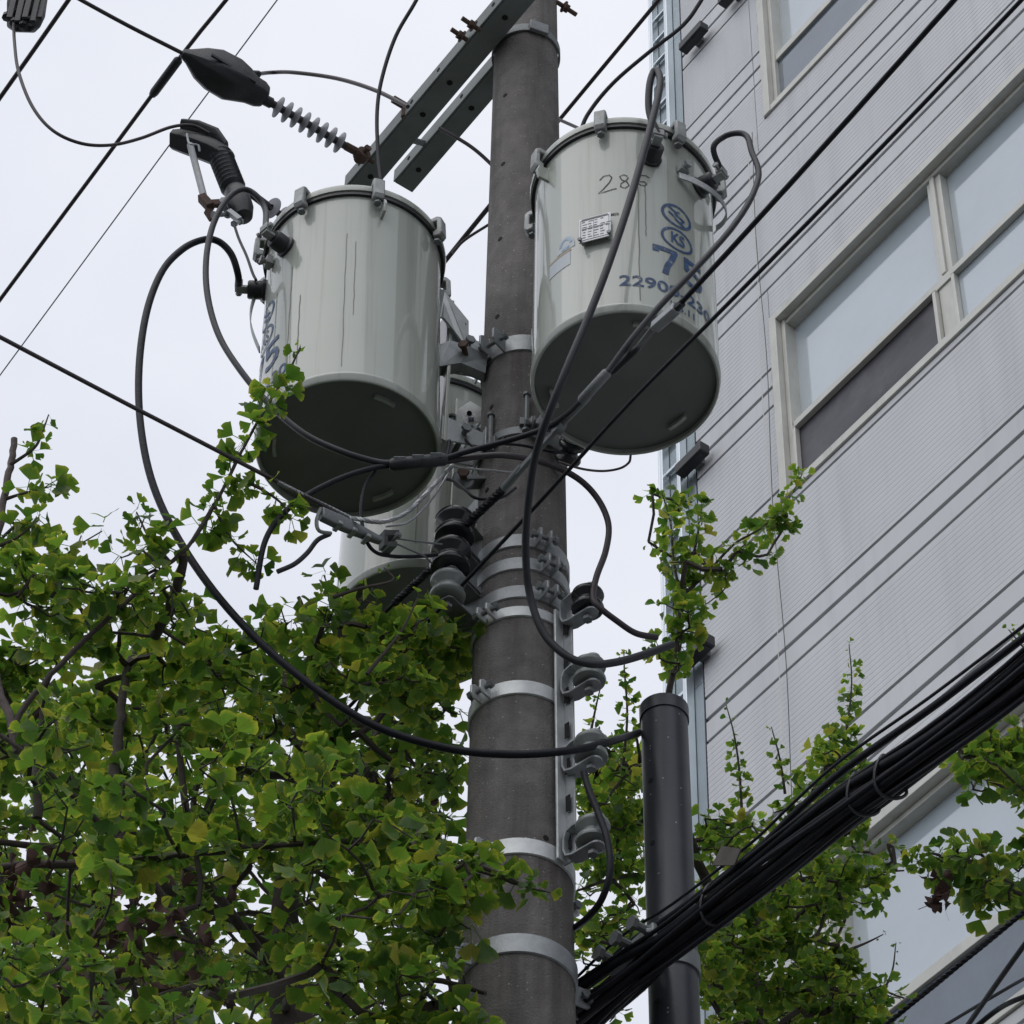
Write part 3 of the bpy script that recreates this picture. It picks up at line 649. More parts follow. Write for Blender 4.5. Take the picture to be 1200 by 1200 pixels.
hanger(T_R, 'steel hanger tying the nameplate tank to the pole'); hanger(T_L, 'steel hanger with a pale slanted plate tying the tank beside the cut-out to the pole'); hanger(T_B, 'steel hanger tying the rear tank to the pole')
# pale slanted brace plates seen beside the left tank
br = thing('brace_plate', 'pale slanted steel plate with holes between the tank beside the cut-out and the pole', 'bracket', P(530, 380, 6.1))
a = [P(x, y, Y) for x, y, Y in ((516, 338, 6.08), (521, 341, 6.07), (549, 376, 6.12), (549, 408, 6.12), (545, 404, 6.12), (521, 373, 6.07), (516, 371, 6.08))]
nrm = (a[2] - a[0]).cross(a[3] - a[0]).normalized() * .006; n = len(a)
MB().add(a + [p + nrm for p in a], [tuple(range(n)), tuple(range(n, 2 * n))[::-1]] + [(i, (i + 1) % n, n + (i + 1) % n, n + i) for i in range(n)]).build('plate', 'galv_bright', br, 0, bevel=.001)
q = P(543, 380, 6.115); MB().lathe([(0, -.004), (.009, -.004), (.009, .004), (0, .004)], q, nrm, 12).build('bolt_hole', 'hole', br)
b2_ = thing('pole_bracket', 'grey steel channel bracket bolted between the pole band and the tank beside the cut-out', 'bracket', P(540, 410, 6.1))
a = [P(x, y, Y) for x, y, Y in ((516, 404, 6.10), (528, 400, 6.10), (548, 406, 6.12), (560, 412, 6.14), (570, 420, 6.16), (568, 436, 6.16), (540, 424, 6.12), (516, 428, 6.10))]
n = len(a); nrm = V((0, .05, .012)); MB().add(a + [p + nrm for p in a], [tuple(range(n)), tuple(range(n, 2 * n))[::-1]] + [(i, (i + 1) % n, n + (i + 1) % n, n + i) for i in range(n)]).build('channel', 'galv', b2_, 0, bevel=.003)
MB().bolt(P(543, 405, 6.09), V((.2, 1, 0)), .009, .08).build('bolt', 'rust', b2_, 30)
# hand-lettered steel tag by the rear tank
tg_ = thing('rear_bracket', 'pale steel bracket with a hole and blue mark in front of the rear tank', 'bracket', P(550, 490, 6.32))
a = [P(x, y, 6.34) for x, y in ((536, 480), (551, 470), (566, 479), (565, 492), (549, 497), (545, 492))]; n = len(a); nrm = V((0, .012, .004))
MB().add(a + [p + nrm for p in a], [tuple(range(n)), tuple(range(n, 2 * n))[::-1]] + [(i, (i + 1) % n, n + (i + 1) % n, n + i) for i in range(n)]).build('plate', 'galv_bright', tg_, 0)
MB().lathe([(0, -.002), (.008, -.002), (.008, .002), (0, .002)], P(550, 484, 6.337), V((0, -1, -.3)), 12).build('bolt_hole', 'hole', tg_)
MB().box(P(552, 491, 6.337), V((.009, 0, 0)), V((0, .0012, 0)), V((0, 0, .007))).build('blue_mark', 'ink_blue', tg_, 0)

# ---------------------------------------------------------------- insulator rack (right of the pole)
TH = 47
rk = thing('insulator_rack', 'vertical galvanised insulator rack with four clevis brackets on the pole', 'rack', on_pole(TH, pole_z(1000)))
zt, zb = pole_z(709), pole_z(1000)
A, B = on_pole(TH, zb, .004), on_pole(TH, zt, .004); dr = D(TH); tg = D(TH + 90)
MB().box((A + B) / 2 + dr * .012 - tg * .012, tg * .0175, dr * .004, (B - A) / 2).build('front_flange', 'galv_bright', rk, 0, bevel=.002)
MB().box((A + B) / 2 + dr * .026 + tg * .007, tg * .003, dr * .022, (B - A) / 2).build('web', 'galv', rk, 0, bevel=.002)
for i in range(7):
    p = A.lerp(B, (i + .5) / 7) + dr * .03 + tg * .0038; MB().box(p - tg * .0072, tg * .0009, dr * .008, (B - A) * .03).build('slot', 'hole', rk, 0)
SP = []
def spool(c, ax, label, m, r=.047, h=.074, group='spool insulators'):
    o = MB().lathe([(.010, -h / 2), (r * .72, -h / 2), (r * .95, -h * .44), (r, -h * .34), (r * .95, -h * .24), (r * .62, -h * .10), (r * .58, 0), (r * .62, h * .10), (r * .95, h * .24), (r, h * .34), (r * .95, h * .44), (r * .72, h / 2), (.010, h / 2)], c, ax, 32, closed=True).build('spool_insulator', m, loc=c, smooth=50)
    return tag(o, label, 'insulator', group)
for i, (x, y, m, lab) in enumerate(((688, 706, 'porcelain_black', 'glossy black spool insulator at the top of the galvanised rack'), (691, 790, 'porcelain_grey', 'grey spool insulator second from the top of the galvanised rack'), (691, 880, 'porcelain_grey', 'grey spool insulator third from the top of the galvanised rack'), (691, 979, 'porcelain_grey', 'grey spool insulator at the bottom of the galvanised rack'))):
    zz = P(x, y, 6.08).z; base = on_pole(TH, zz, .03); c = base + dr * .085 + tg * .0; SP.append(c)
    spool(c, V((0, 0, 1)), lab, m)
    b = MB(); prof = [(-.012, .060), (.020, .060), (.035, .046), (.10, .046)]
    # U strap: one bent flat bar
    path = [base + dr * .098 + V((0, 0, .050)), base + dr * .03 + V((0, 0, .050)), base + dr * .008 + V((0, 0, .042)), base + dr * .0 + V((0, 0, .02)), base + dr * .0 - V((0, 0, .02)), base + dr * .008 - V((0, 0, .042)), base + dr * .03 - V((0, 0, .050)), base + dr * .098 - V((0, 0, .050))]
    w = .021; vs = []
    for j, p in enumerate(path):
        t_ = (path[min(j + 1, 7)] - path[max(j - 1, 0)]).normalized(); nn = t_.cross(tg).normalized() * .003
        vs += [p + tg * w + nn, p - tg * w + nn, p - tg * w - nn, p + tg * w - nn]
    b.add(vs, [(4 * j + k, 4 * j + (k + 1) % 4, 4 * j + 4 + (k + 1) % 4, 4 * j + 4 + k) for j in range(7) for k in range(4)] + [(0, 1, 2, 3), (28, 29, 30, 31)])
    for s in (-1, 1): b.lathe([(0, -.003), (w, -.003), (w, .003), (0, .003)], base + dr * .098 + V((0, 0, s * .050)), V((0, 0, 1)), 16)
    cl = b.build('clevis', 'galv', rk, 35)
    MB().bolt(c + V((0, 0, -.066)), V((0, 0, 1)), .008, .13, 2).build('pin', 'galv_dark', cl, 30)
# ---------------------------------------------------------------- spool insulators left of the pole
for i, (x, y, Yd, r, m, lab, zb_) in enumerate(((533, 620, 6.10, .060, 'porcelain_black', 'large black spool insulator above another black one left of the pole', ZB3), (528, 655, 6.10, .060, 'porcelain_black', 'large black spool insulator just above the grey spool left of the pole', ZB4), (525, 690, 6.10, .052, 'porcelain_grey', 'grey double-flanged spool insulator left of the pole', ZB5))):
    c = P(x, y, Yd); spool(c, V((0, 0, 1)), lab, m, r, .095 if i < 2 else .085)
    t = thing('clevis', ('steel clevis holding the upper black spool', 'steel clevis holding the lower black spool', 'steel clevis holding the grey spool left of the pole')[i], 'bracket', c, 'clevises left of the pole')
    e = on_pole(-74, c.z, .0); d = (e - c); d.z = 0; L = d.length; d.normalize(); g = V((-d.y, d.x, 0)); hh = .055
    for s in (-1, 1):
        b = MB(); b.prism([(-.02, -.018), (-.008, -.026), (L * .6, -.03), (L - .002, -.03), (L - .002, .03), (L * .6, .03), (-.008, .026), (-.02, .018)], c + V((0, 0, s * hh)), d, g, V((0, 0, .006))); b.build('strap', 'galv_dark', t, 0, bevel=.002)
    MB().box(e - d * .012, d * .006, g * .034, V((0, 0, hh + .02))).build('back_plate', 'galv', t, 0, bevel=.002)
    MB().bolt(c + V((0, 0, -.072)), V((0, 0, 1)), .009, .145, 2).build('pin', 'galv_dark', t, 30)

# ---------------------------------------------------------------- dead-end insulator with black clamp cover
E1 = on_plane(430, 186, AXE + XDIR * -.05, CR_); E1 = P(430, 186, 6.60)
def perp(x, y, q): return on_plane(x, y, q, ST)
S0 = perp(405, 171, E1); S1 = perp(318, 121, E1)
di = thing('strain_insulator', 'polymer strain insulator with eight pale sheds reaching to the crossarm end', 'insulator', S0)
MB().tube([S0, S1], px(4.6, S0), 10).build('rod', 'cable_plum', di)
ax = (S1 - S0); u = ax.normalized()
for i in range(8):
    p = S0 + ax * (.08 + .118 * i); rr = px(13.5, p)
    MB().lathe([(.014, -.008), (rr * .6, -.005), (rr, -.0015), (rr, .0015), (rr * .6, .008), (.014, .014)], p, u, 28).build('shed', 'polymer', di, 60)
MB().tube([S0, perp(420, 179, E1)], px(5.2, S0), 8).build('end_fitting', 'rust', di)
b = MB(); e = perp(424, 182, E1); b.lathe([(.006, -.02), (.026, -.02), (.03, 0), (.026, .02), (.006, .02)], e, ST, 12, closed=True); b.bolt(e - ST * .035, ST, .008, .07, 2); b.tube([e, E1 - u * .03], .009, 6); b.build('eye', 'rust', di, 35)
MB().tube([S1, perp(308, 116, E1)], px(6.5, S0), 10).build('end_fitting', 'black_plastic', di)
def loft(b, secs, n=4):
    vs = []
    for c, hx, hy, ex, ey in secs: vs += [c + ex * sx * hx + ey * sy * hy for sx, sy in ((.62, 1), (1, .62), (1, -.55), (.7, -1), (-.7, -1), (-1, -.55), (-1, .62), (-.62, 1))]
    m = 8; b.add(vs, [(i * m + k, i * m + (k + 1) % m, (i + 1) * m + (k + 1) % m, (i + 1) * m + k) for i in range(len(secs) - 1) for k in range(m)] + [tuple(range(m))[::-1], tuple(range((len(secs) - 1) * m, len(secs) * m))])
cv = thing('clamp_cover', 'bulky black hull-shaped cover over the strain clamp above the tanks', 'cable cover', perp(262, 88, E1))
b = MB(); secs = []
exu = ST
for (x, y, wx, wy) in ((213, 62, 4, 5), (222, 66, 8, 9), (236, 74, 16, 19), (252, 82, 21, 25), (272, 93, 22, 25), (284, 99, 19, 20), (294, 105, 15, 16), (304, 110, 14, 15), (311, 114, 11, 11)):
    c = perp(x, y, E1); k = depth(c) / FPX; secs.append((c, wx * k, wy * k, ST, u.cross(ST).normalized()))
loft(b, secs); b.build('shell', 'black_plastic', cv, 35, bevel=.006)
b = MB(); c0 = perp(236, 79, E1); c1 = perp(290, 108, E1); b.bar(c0 - ST * px(22, c0), c1 - ST * px(18, c1), .008, .012); b.build('seam', 'black_plastic', cv, 0)
b = MB(); c0 = perp(283, 86, E1); c1 = perp(303, 87, E1); b.tube([c0 , c1], px(4.5, c0), 10); b.build('cable_gland', 'black_rubber', cv)
# pin insulator cap on the crossarm
c0 = on_plane(474, 124, AX0 - CR_ * .05, CR_)
pi_ = thing('cable_clip', 'small dark clip holding the tap cable at the crossarm edge', 'clip', c0)
MB().tube([c0 - CR_ * .05, c0 + CR_ * .03], .015, 10).build('sleeve', 'rust', pi_); MB().tube([c0 - CR_ * .0, c0 + V((0, 0, -.07))], .010, 8).build('stem', 'rust', pi_)

# ---------------------------------------------------------------- fuse cut-out on the left
YC = 6.25
co = thing('fuse_cutout', 'fuse cut-out with black cap, ribbed body and pale fuse tube beside the tank', 'fuse cut-out', P(250, 200, YC))
def sec(x, y, wx, wy, t, yy=YC):
    c = P(x, y, yy); k = depth(c) / FPX; t = V(t); ey = FW.cross(t).normalized() if 0 else t.cross(V((0, 1, -.6))).normalized(); return (c, wx * k, wy * k, V((0, 1, -.6)).normalized(), ey)
b = MB(); dvec = (P(275, 185, YC) - P(205, 160, YC)).normalized()
loft(b, [sec(203, 165, 9, 9, dvec), sec(206, 163, 12, 14, dvec), sec(216, 166, 13, 15, dvec), sec(235, 172, 14, 15, dvec), sec(250, 178, 14, 14, dvec), sec(262, 184, 13, 13, dvec), sec(270, 190, 11, 11, dvec)])
b.build('cap', 'black_plastic', co, 35, bevel=.005)
b = MB(); loft(b, [sec(213, 153, 14, 5, dvec), sec(232, 156, 15, 5, dvec), sec(254, 164, 14, 6, dvec), sec(266, 176, 10, 4, dvec)]); b.build('cap_lid', 'black_plastic', co, 35, bevel=.003)
a0, a1 = P(258, 182, YC), P(274, 222, YC); b = MB(); prof = []
for i in range(9): h = (a1 - a0).length * i / 9; k = px(1, a0); prof += [(12.5 * k, h), (15 * k, h + .008), (12.5 * k, h + .017)]
b.lathe([(0, 0)] + prof + [(11 * k, (a1 - a0).length), (0, (a1 - a0).length)], a0, a1 - a0, 22); b.build('ribbed_body', 'black_rubber', co, 50)
a0, a1 = P(274, 219, YC), P(286, 256, YC); k = px(1, a0); L = (a1 - a0).length
MB().lathe([(0, 0), (9 * k, 0), (13 * k, L * .15), (15 * k, L * .4), (15 * k, L * .7), (11 * k, L * .95), (0, L)], a0, a1 - a0, 20).build('lower_boot', 'black_rubber', co, 50)
MB().lathe([(10.5 * k, -.008), (12.5 * k, -.008), (12.5 * k, .012), (10.5 * k, .012)], P(273, 218, YC), a1 - a0, 20, closed=True).build('collar', 'galv_dark', co)
a0, a1 = P(223, 170, YC - .03), P(240, 235, YC - .03); MB().tube([a0, a1], px(4.2, a0), 12).build('fuse_tube', 'fuse_tube', co)
MB().tube(spline([P(219, 157, YC - .06), P(222, 168, YC - .07), P(232, 170, YC - .07), P(234, 177, YC - .06)], 4), px(1.4, a0), 6).build('hook_eye', 'galv', co)
b = MB(); q = P(240, 235, YC - .03); k = px(1, q)
b.bar(P(236, 231, YC - .03), P(247, 243, YC - .03), 11 * k, 10 * k); b.bar(P(246, 239, YC - .02), P(262, 238, YC), 7 * k, 9 * k); b.bar(P(243, 246, YC - .02), P(250, 257, YC - .01), 9 * k, 8 * k)
b.build('lower_contact', 'rust', co, 0, bevel=.003)
b = MB(); b.bolt(P(252, 252, YC - .03), V((.6, .3, .5)), .008, .06, 2); b.bar(P(256, 240, YC), P(272, 248, YC), 6 * k, 7 * k); b.bolt(P(262, 236, YC - .04), V((.2, 1, 0)), .008, .06, 2); b.build('lower_hinge', 'galv_dark', co, 30)
b = MB(); b.bar(P(268, 248, YC - .02), P(281, 258, YC - .02), 7 * k, 6 * k); b.bolt(P(275, 262, YC - .03), V((.3, .4, .8)), .007, .05, 2); b.build('terminal', 'galv', co, 30)
# its polymer support running behind the tank to the crossarm
a0 = P(293, 226, YC + .02); a1 = P(330, 252, YC + .14)
ci = thing('support_insulator', 'short polymer insulator with clear pale sheds between cut-out and tank rim', 'insulator', a0)
MB().tube([a0, P(313, 241, YC + .07)], px(5, a0), 10).build('end_fitting', 'cable_plum', ci); e2 = P(372, 282, YC + .42); MB().tube([P(311, 239, YC + .065), e2], px(4, a0), 10).build('rod', 'black_plastic', ci)
for i in range(4):
    p = P(319, 244, YC + .09).lerp(P(362, 274, YC + .34), i / 3.0); rr = px(13.5, p); MB().lathe([(.012, -.006), (rr, -.0015), (rr, .0015), (.012, .012)], p, a1 - a0, 26).build('shed', 'polymer', ci, 60)
MB().tube([e2, V((AXE.x, AXE.y, e2.z)), AXE + V((0, 0, -.05))], .014, 8).build('bracket', 'galv_dark', ci)
# cover at the very top left
bx = thing('cutout_cover', 'ribbed black cover box of another cut-out above the hanging tap wire', 'cable cover', P(25, 10, 6.1))
dv = (P(20, 32, 6.1) - P(35, -40, 6.1)).normalized()
b = MB(); loft(b, [sec(46, -60, 24, 22, dv, 6.1), sec(36, -30, 24, 22, dv, 6.1), sec(31, 5, 24, 22, dv, 6.1), sec(28, 18, 20, 20, dv, 6.1), sec(27, 24, 13, 13, dv, 6.1)]); b.build('shell', 'black_plastic', bx, 35, bevel=.005)
b = MB()
for i, (xo) in enumerate((-18, -9, 0, 9, 17)):
    b.bar(P(44 + xo, -40, 6.02 + .01 * abs(xo) / 9), P(29 + xo, 21 + (4 if i % 2 else 0), 6.02 + .01 * abs(xo) / 9), px(3, P(30, 0, 6.1)), .02)
b.build('rib', 'black_plastic', bx, 0, bevel=.002)
b = MB()
for (x, y) in ((8, 20), (17, 27), (27, 31), (36, 25), (44, 20)): q = P(x, y, 6.08); b.lathe([(0, -.014), (.016, -.014), (.018, .004), (0, .012)], q, dv, 8)
b.build('gripper', 'black_plastic', bx, 30)

# ================================================================ CABLES
def stl(x, y, q): return on_plane(x, y, q, CR_)         # along the street through q
def crl(x, y, q): return on_plane(x, y, q, ST)          # across the street through q
bpy.context.view_layer.update()
def term(T, a): return T.matrix_world @ (D(a) * (TR_R + .086) + V((0, 0, TR_H * .815 + .012)))
# high-voltage lines along the street
q = P(215, 62, 6.75); pts = [stl(300, -47, q), stl(265, 0, q), q, stl(120, 190, q), stl(-40, 405, q)]
hv = cable('line_conductor', 'dark line wire with a thick splice sleeve crossing behind the clamp cover', pts, 5.2, 'cable_plum', k=3)
a, c = stl(210, 69, q), stl(178, 112, q); MB().tube([a.lerp(c, .0), a.lerp(c, .04), a.lerp(c, .9), a.lerp(c, 1)], [px(4, a), px(5.6, a), px(5.6, a), px(4, a)], 12).build('splice_sleeve', 'black_plastic', hv)
q = P(40, 58, 6.7); cable('line_conductor', 'dark line wire crossing the sky corner beside the ribbed cover box', [stl(110, -43, q), q, stl(-50, 185, q)], 5.6, 'cable_plum', k=3)
q = P(150, 236, 7.0); cable('thin_wire', 'hair-thin grey wire crossing the sky behind the fuse cut-out', [stl(350, -34, q), stl(200, 168, q), q, stl(-40, 494, q)], 1.7, 'strand', cat='wire', k=3)
q = E1; cable('branch_conductor', 'dark branch wire leaving the tip of the black clamp cover', [crl(60, -20, q), crl(95, 0, q), crl(150, 30, q), crl(215, 63, q)], 5, 'cable_plum', k=4)
cable('tap_wire', 'tap wire hanging in a loop from the ribbed cover box to the cut-out cap', [(16, 22, 6.08), (17, 50, 6.05), (22, 85, 6.03), (38, 125, 6.02), (62, 153, 6.03), (95, 168, 6.06), (130, 170, 6.1), (165, 162, 6.14), (200, 149, 6.18), (225, 147, 6.2), (245, 156, 6.22)], 4.2, 'cable_plum')
cable('tap_cable', 'tap cable arching from the clamp cover to the crossarm clip', [crl(300, 87, E1), (318, 85, 6.5), (345, 85, 6.44), (395, 92, 6.36), (440, 106, 6.26), (478, 125, 6.16)], 5, 'cable_plum')
cable('tap_cable', 'tap cable dropping from the rear crossarm behind the pole', [(515, 150, 6.45), (533, 160, 6.45), (556, 175, 6.46), (580, 197, 6.48), (615, 235, 6.5)], 4.6, 'cable_plum')
cable('tap_cable', 'reddish tap cable between the pole and the lid of the nameplate tank', [(630, 128, 6.48), (655, 140, 6.45), (683, 153, 6.3), (705, 168, 6.0)], 4.2, 'cable_plum')
cable('drop_cable', 'thin black cable curving down onto the lid beside the leafy twig tank', [(510, -45, 5.95), (488, 0, 5.98), (464, 42, 6.02), (448, 90, 6.05), (442, 130, 6.07), (443, 178, 6.08), (448, 222, 6.08), (452, 245, 6.1)], 4.8, 'cable_black')
q = P(660, 135, 6.55); cable('line_conductor', 'straight dark wire rising from behind the pole towards the building corner', [stl(820, -60, q), stl(772, 0, q), q, stl(600, 208, q)], 5, 'cable_plum', k=3)
cable('drop_cable', 'dark cable curving from the facade top down to the nameplate tank lid', [(850, -50, 5.6), (822, 0, 5.62), (800, 30, 5.64), (762, 60, 5.66), (722, 94, 5.7), (695, 125, 5.74), (682, 150, 5.76), (680, 185, 5.78)], 5, 'cable_black')
q = P(575, 240, 6.75); cable('line_conductor', 'dark wire passing behind the pole and the tank with the leafy twig', [stl(640, 160, q), q, stl(520, 308, q), stl(400, 460, q)], 6, 'cable_plum', k=3)
cable('stay_wire', 'short dark stay joining the wire behind the pole', [(590, 252, 6.7), (573, 263, 6.7), (545, 281, 6.72), (530, 296, 6.74)], 3.5, 'cable_plum', cat='wire')
# low-voltage leads
cable('lead_cable', 'long black cable looping from the tank side lug past the pole to the black post', [term(T_L, 14), (279, 322, 5.98), (271, 298, 5.94), (256, 283, 5.92), (238, 281, 5.9), (214, 292, 5.88), (190, 318, 5.86), (172, 365, 5.84), (163, 430, 5.83), (165, 500, 5.83), (180, 570, 5.84), (214, 640, 5.86), (268, 714, 5.88), (340, 784, 5.9), (430, 846, 5.94), (520, 876, 5.98), (600, 884, 6.0), (672, 879, 6.01), (722, 867, 6.1), (742, 861, 6.32), (760, 855, 6.5), (800, 842, 6.6)], 9.4, 'cable_black', n=12)
cable('lead_cable', 'grey cable hooping over the tank bushing and down behind the leafy twig', [term(T_L, 53), (311, 246, 5.88), (300, 229, 5.87), (285, 222, 5.86), (268, 232, 5.85), (251, 260, 5.84), (242, 300, 5.83), (243, 345, 5.82), (256, 392, 5.81), (281, 433, 5.8), (314, 472, 5.8), (356, 508, 5.8), (400, 529, 5.8), (440, 541, 5.82), (460, 543, 5.82)], 7.6, 'cable_grey', n=12)
cable('lead_cable', 'black cable sagging from the black sleeve into the leaves left of the tanks', [(460, 545, 5.83), (435, 549, 5.82), (400, 560, 5.8), (360, 580, 5.78), (330, 604, 5.76), (310, 636, 5.76), (300, 690, 5.8)], 7, 'cable_black')
cable('jumper', 'short thin jumper from the cut-out terminal to the tank side lug', [(274, 262, 6.2), (280, 280, 6.15), (289, 300, 6.08), (296, 320, 6.02), (300, 328, 6.0)], 3.4, 'cable_black')
cable('lead_cable', 'short grey cable hanging under the wedge clamp towards the leaves', [(386, 626, 5.84), (372, 633, 5.83), (360, 648, 5.82), (345, 661, 5.82), (325, 670, 5.82)], 6, 'cable_grey')
cable('lead_cable', 'thin black cable looping from the black sleeve to the black spools', [(440, 551, 5.84), (428, 570, 5.84), (423, 598, 5.84), (428, 630, 5.86), (440, 647, 5.9), (462, 652, 5.95), (490, 652, 6.0), (512, 650, 6.04)], 4.6, 'cable_black')
cable('lead_cable', 'black cable climbing from the black sleeve to the grey sleeve under the nameplate tank', [(520, 538, 5.83), (548, 529, 5.82), (600, 515, 5.78), (640, 501, 5.7), (665, 485, 5.6), (682, 469, 5.5)], 7, 'cable_black')
cable('lead_cable', 'dark cable bending from the black sleeve past the pole down to the rack top', [(520, 541, 5.84), (560, 535, 5.85), (595, 534, 5.86), (640, 543, 5.9), (676, 560, 5.94), (700, 584, 5.98), (713, 614, 6.0), (710, 645, 6.01), (699, 676, 6.01), (695, 700, 6.0), (703, 712, 6.0), (722, 727, 6.02), (745, 742, 6.05), (770, 747, 6.08)], 7.6, 'cable_plum')
cable('lead_cable', 'heavy black cable looping over the nameplate tank and down the front of the pole', [term(T_R, 14), (761, 132, 5.41), (761, 102, 5.39), (766, 84, 5.38), (772, 86, 5.37), (773, 104, 5.36), (762, 150, 5.35), (739, 232, 5.35), (713, 310, 5.36), (690, 370, 5.38), (664, 432, 5.42), (642, 488, 5.5), (627, 536, 5.62), (619, 590, 5.74), (616, 640, 5.84), (620, 692, 5.93), (635, 738, 5.97), (660, 766, 5.98), (690, 778, 5.98), (722, 776, 6.0), (758, 766, 6.03), (788, 755, 6.06)], 9.6, 'cable_grey', n=12)
cable('lead_cable', 'grey cable hooping off the side bushing of the nameplate tank to the grey sleeve', [term(T_R, 53), (836, 174, 5.5), (849, 160, 5.48), (866, 156, 5.46), (876, 161, 5.45), (881, 178, 5.44), (888, 196, 5.43), (888, 212, 5.42), (876, 240, 5.40), (852, 274, 5.38), (812, 318, 5.36), (772, 360, 5.36), (740, 398, 5.38), (712, 436, 5.42)], 7.4, 'cable_grey', n=12)
cable('lead_cable', 'black cable bowing beside the rack bottom spool back behind the pole', [(684, 905, 6.04), (690, 925, 6.03), (702, 955, 6.02), (712, 985, 6.01), (715, 1020, 6.02), (706, 1052, 6.06), (690, 1074, 6.14), (670, 1089, 6.25), (640, 1100, 6.42)], 8.6, 'cable_black')
cable('lead_cable', 'thin grey cable poking out of the leaves beside the lowest wide band', [(479, 1052, 6.3), (470, 1072, 6.28), (468, 1095, 6.27), (474, 1125, 6.27), (492, 1155, 6.28), (515, 1178, 6.3), (545, 1205, 6.4)], 4.6, 'cable_grey')
cable('drain_wire', 'thin reddish wire hooking under the base of the nameplate tank', [(655, 541, 6.05), (680, 549, 5.98), (705, 552, 5.93), (726, 549, 5.9), (737, 542, 5.9), (739, 534, 5.92)], 3, 'cable_plum', cat='wire')
# sleeves
def sleeve(name, label, a, c, w, m, clips=0, cat='sleeve'):
    a = P(*a); c = P(*c); r = px(w / 2, a); t = thing(name, label, cat, a)
    MB().tube([a, a.lerp(c, .06), a.lerp(c, .94), c], [r * .7, r, r, r * .7], 14).build('body', m, t)
    for i in range(clips):
        p = a.lerp(c, (i + .6) / (clips + .2)); MB().box(p + UP * r * .75 - FW * r * .5, RT * r * .9, UP * r * .35, FW * r * .4).build('clip', 'galv_dark', t, 0, bevel=.002)
    return t
sleeve('cable_sleeve', 'black plastic joint sleeve with clips in front of the dark tank base', (524, 538, 5.83), (456, 545, 5.82), 16, 'black_plastic', 3)
sleeve('cable_sleeve', 'grey tubular joint sleeve in front of the nameplate tank base', (713, 435, 5.42), (680, 471, 5.5), 12.5, 'galv_dark')
# strain line from the upper right, ending at the black spools
qo = P(540, 618, 6.08)
cable('service_line', 'thick black line from the upper right ending in a grey clamp at the nameplate tank', [stl(1190, -80, qo), stl(1118, 0, qo), stl(1000, 133, qo), stl(880, 266, qo), stl(790, 364, qo)], 7, 'cable_black', k=4)
def slv(label, x0, y0, x1, y1, w, m, name='line_clamp'):
    a = stl(x0, y0, qo); c = stl(x1, y1, qo); t = thing(name, label, 'clamp', a); return t, a, c
t, a, c = slv('pale grey clamp block where the thick black line ends over the tank base', 793, 361, 767, 384, 14, 'galv')
MB().bar(a, c, px(13, a), px(11, a)).build('body', 'galv', t, 0, bevel=.004); MB().tube([a, a.lerp(c, -.25)], px(5, a), 8).build('nose', 'black_plastic', t)
b = MB()
for s in (-1, 1): b.tube([c + CR_ * s * .008, stl(747, 408, qo) + CR_ * s * .006], px(1.6, a), 6)
b.build('bail', 'galv_dark', t)
t, a, c = slv('black tubular grip below the pale grey clamp block', 748, 407, 716, 437, 9, 'black_plastic', 'line_grip'); MB().tube([a, a.lerp(c, .1), a.lerp(c, .9), c], [px(3, a), px(4.8, a), px(4.8, a), px(3.5, a)], 12).build('body', 'black_plastic', t)
t, a, c = slv('dark grey grip passing under the grey joint sleeve', 716, 437, 655, 500, 9, 'galv_dark', 'line_grip'); MB().tube([a, a.lerp(c, .4), a.lerp(c, .45), c], [px(2.2, a), px(2.2, a), px(5, a), px(4.4, a)], 10).build('body', 'galv_dark', t)
a, c = stl(655, 500, qo), stl(606, 555, qo); t = thing('line_link', 'dark steel link across the pole front above the spiral grip', 'link', a); MB().bar(a, c, .014, .022).build('bar', 'galv_dark', t, 0, bevel=.003); MB().lathe([(.008, -.012), (.022, -.012), (.022, .012), (.008, .012)], a, CR_, 14, closed=True).build('eye', 'galv_dark', t)
a, m_, c = stl(612, 547, qo), stl(590, 573, qo), stl(548, 613, qo)
t = thing('spiral_grip', 'spiral wrapped wire grip running down to the upper black spool', 'wire grip', a); MB().tube([a, m_], px(5, a), 10).build('sleeve', 'galv_dark', t); b = MB(); twisted(b, [m_, c], px(5.5, a), 3, .05, .5); b.build('spiral_wire', 'cable_black', t)
# second line from the upper right, ending at the grey spool
qp = P(541, 686, 6.06)
cable('service_line', 'long thin black line crossing facade and tank base to the grey spool', [stl(1290, -98, qp), stl(1197, 0, qp), stl(1050, 155, qp), stl(860, 349, qp), stl(740, 470, qp), stl(640, 580, qp), qp], 5.2, 'cable_black', k=4)
# lines leaving the spools away along the street
q1 = P(512, 660, 6.1); b = MB(); t = thing('street_line', 'black line leaving the black spools with a wrapped spiral end into the leaves', 'cable', q1)
twisted(b, [q1, stl(462, 707, q1)], px(4.6, q1), 3, .05, .5); b.build('spiral_wire', 'cable_black', t); MB().tube([stl(466, 703, q1), stl(404, 764, q1), stl(330, 840, q1), stl(250, 922, q1)], px(2.6, q1), 8).build('conductor', 'cable_black', t)
q2 = P(520, 708, 6.1); cable('street_line', 'black line leaving the grey spool down into the leaves', [q2, stl(437, 799, q2), stl(350, 890, q2)], 4.6, 'cable_black', k=3)
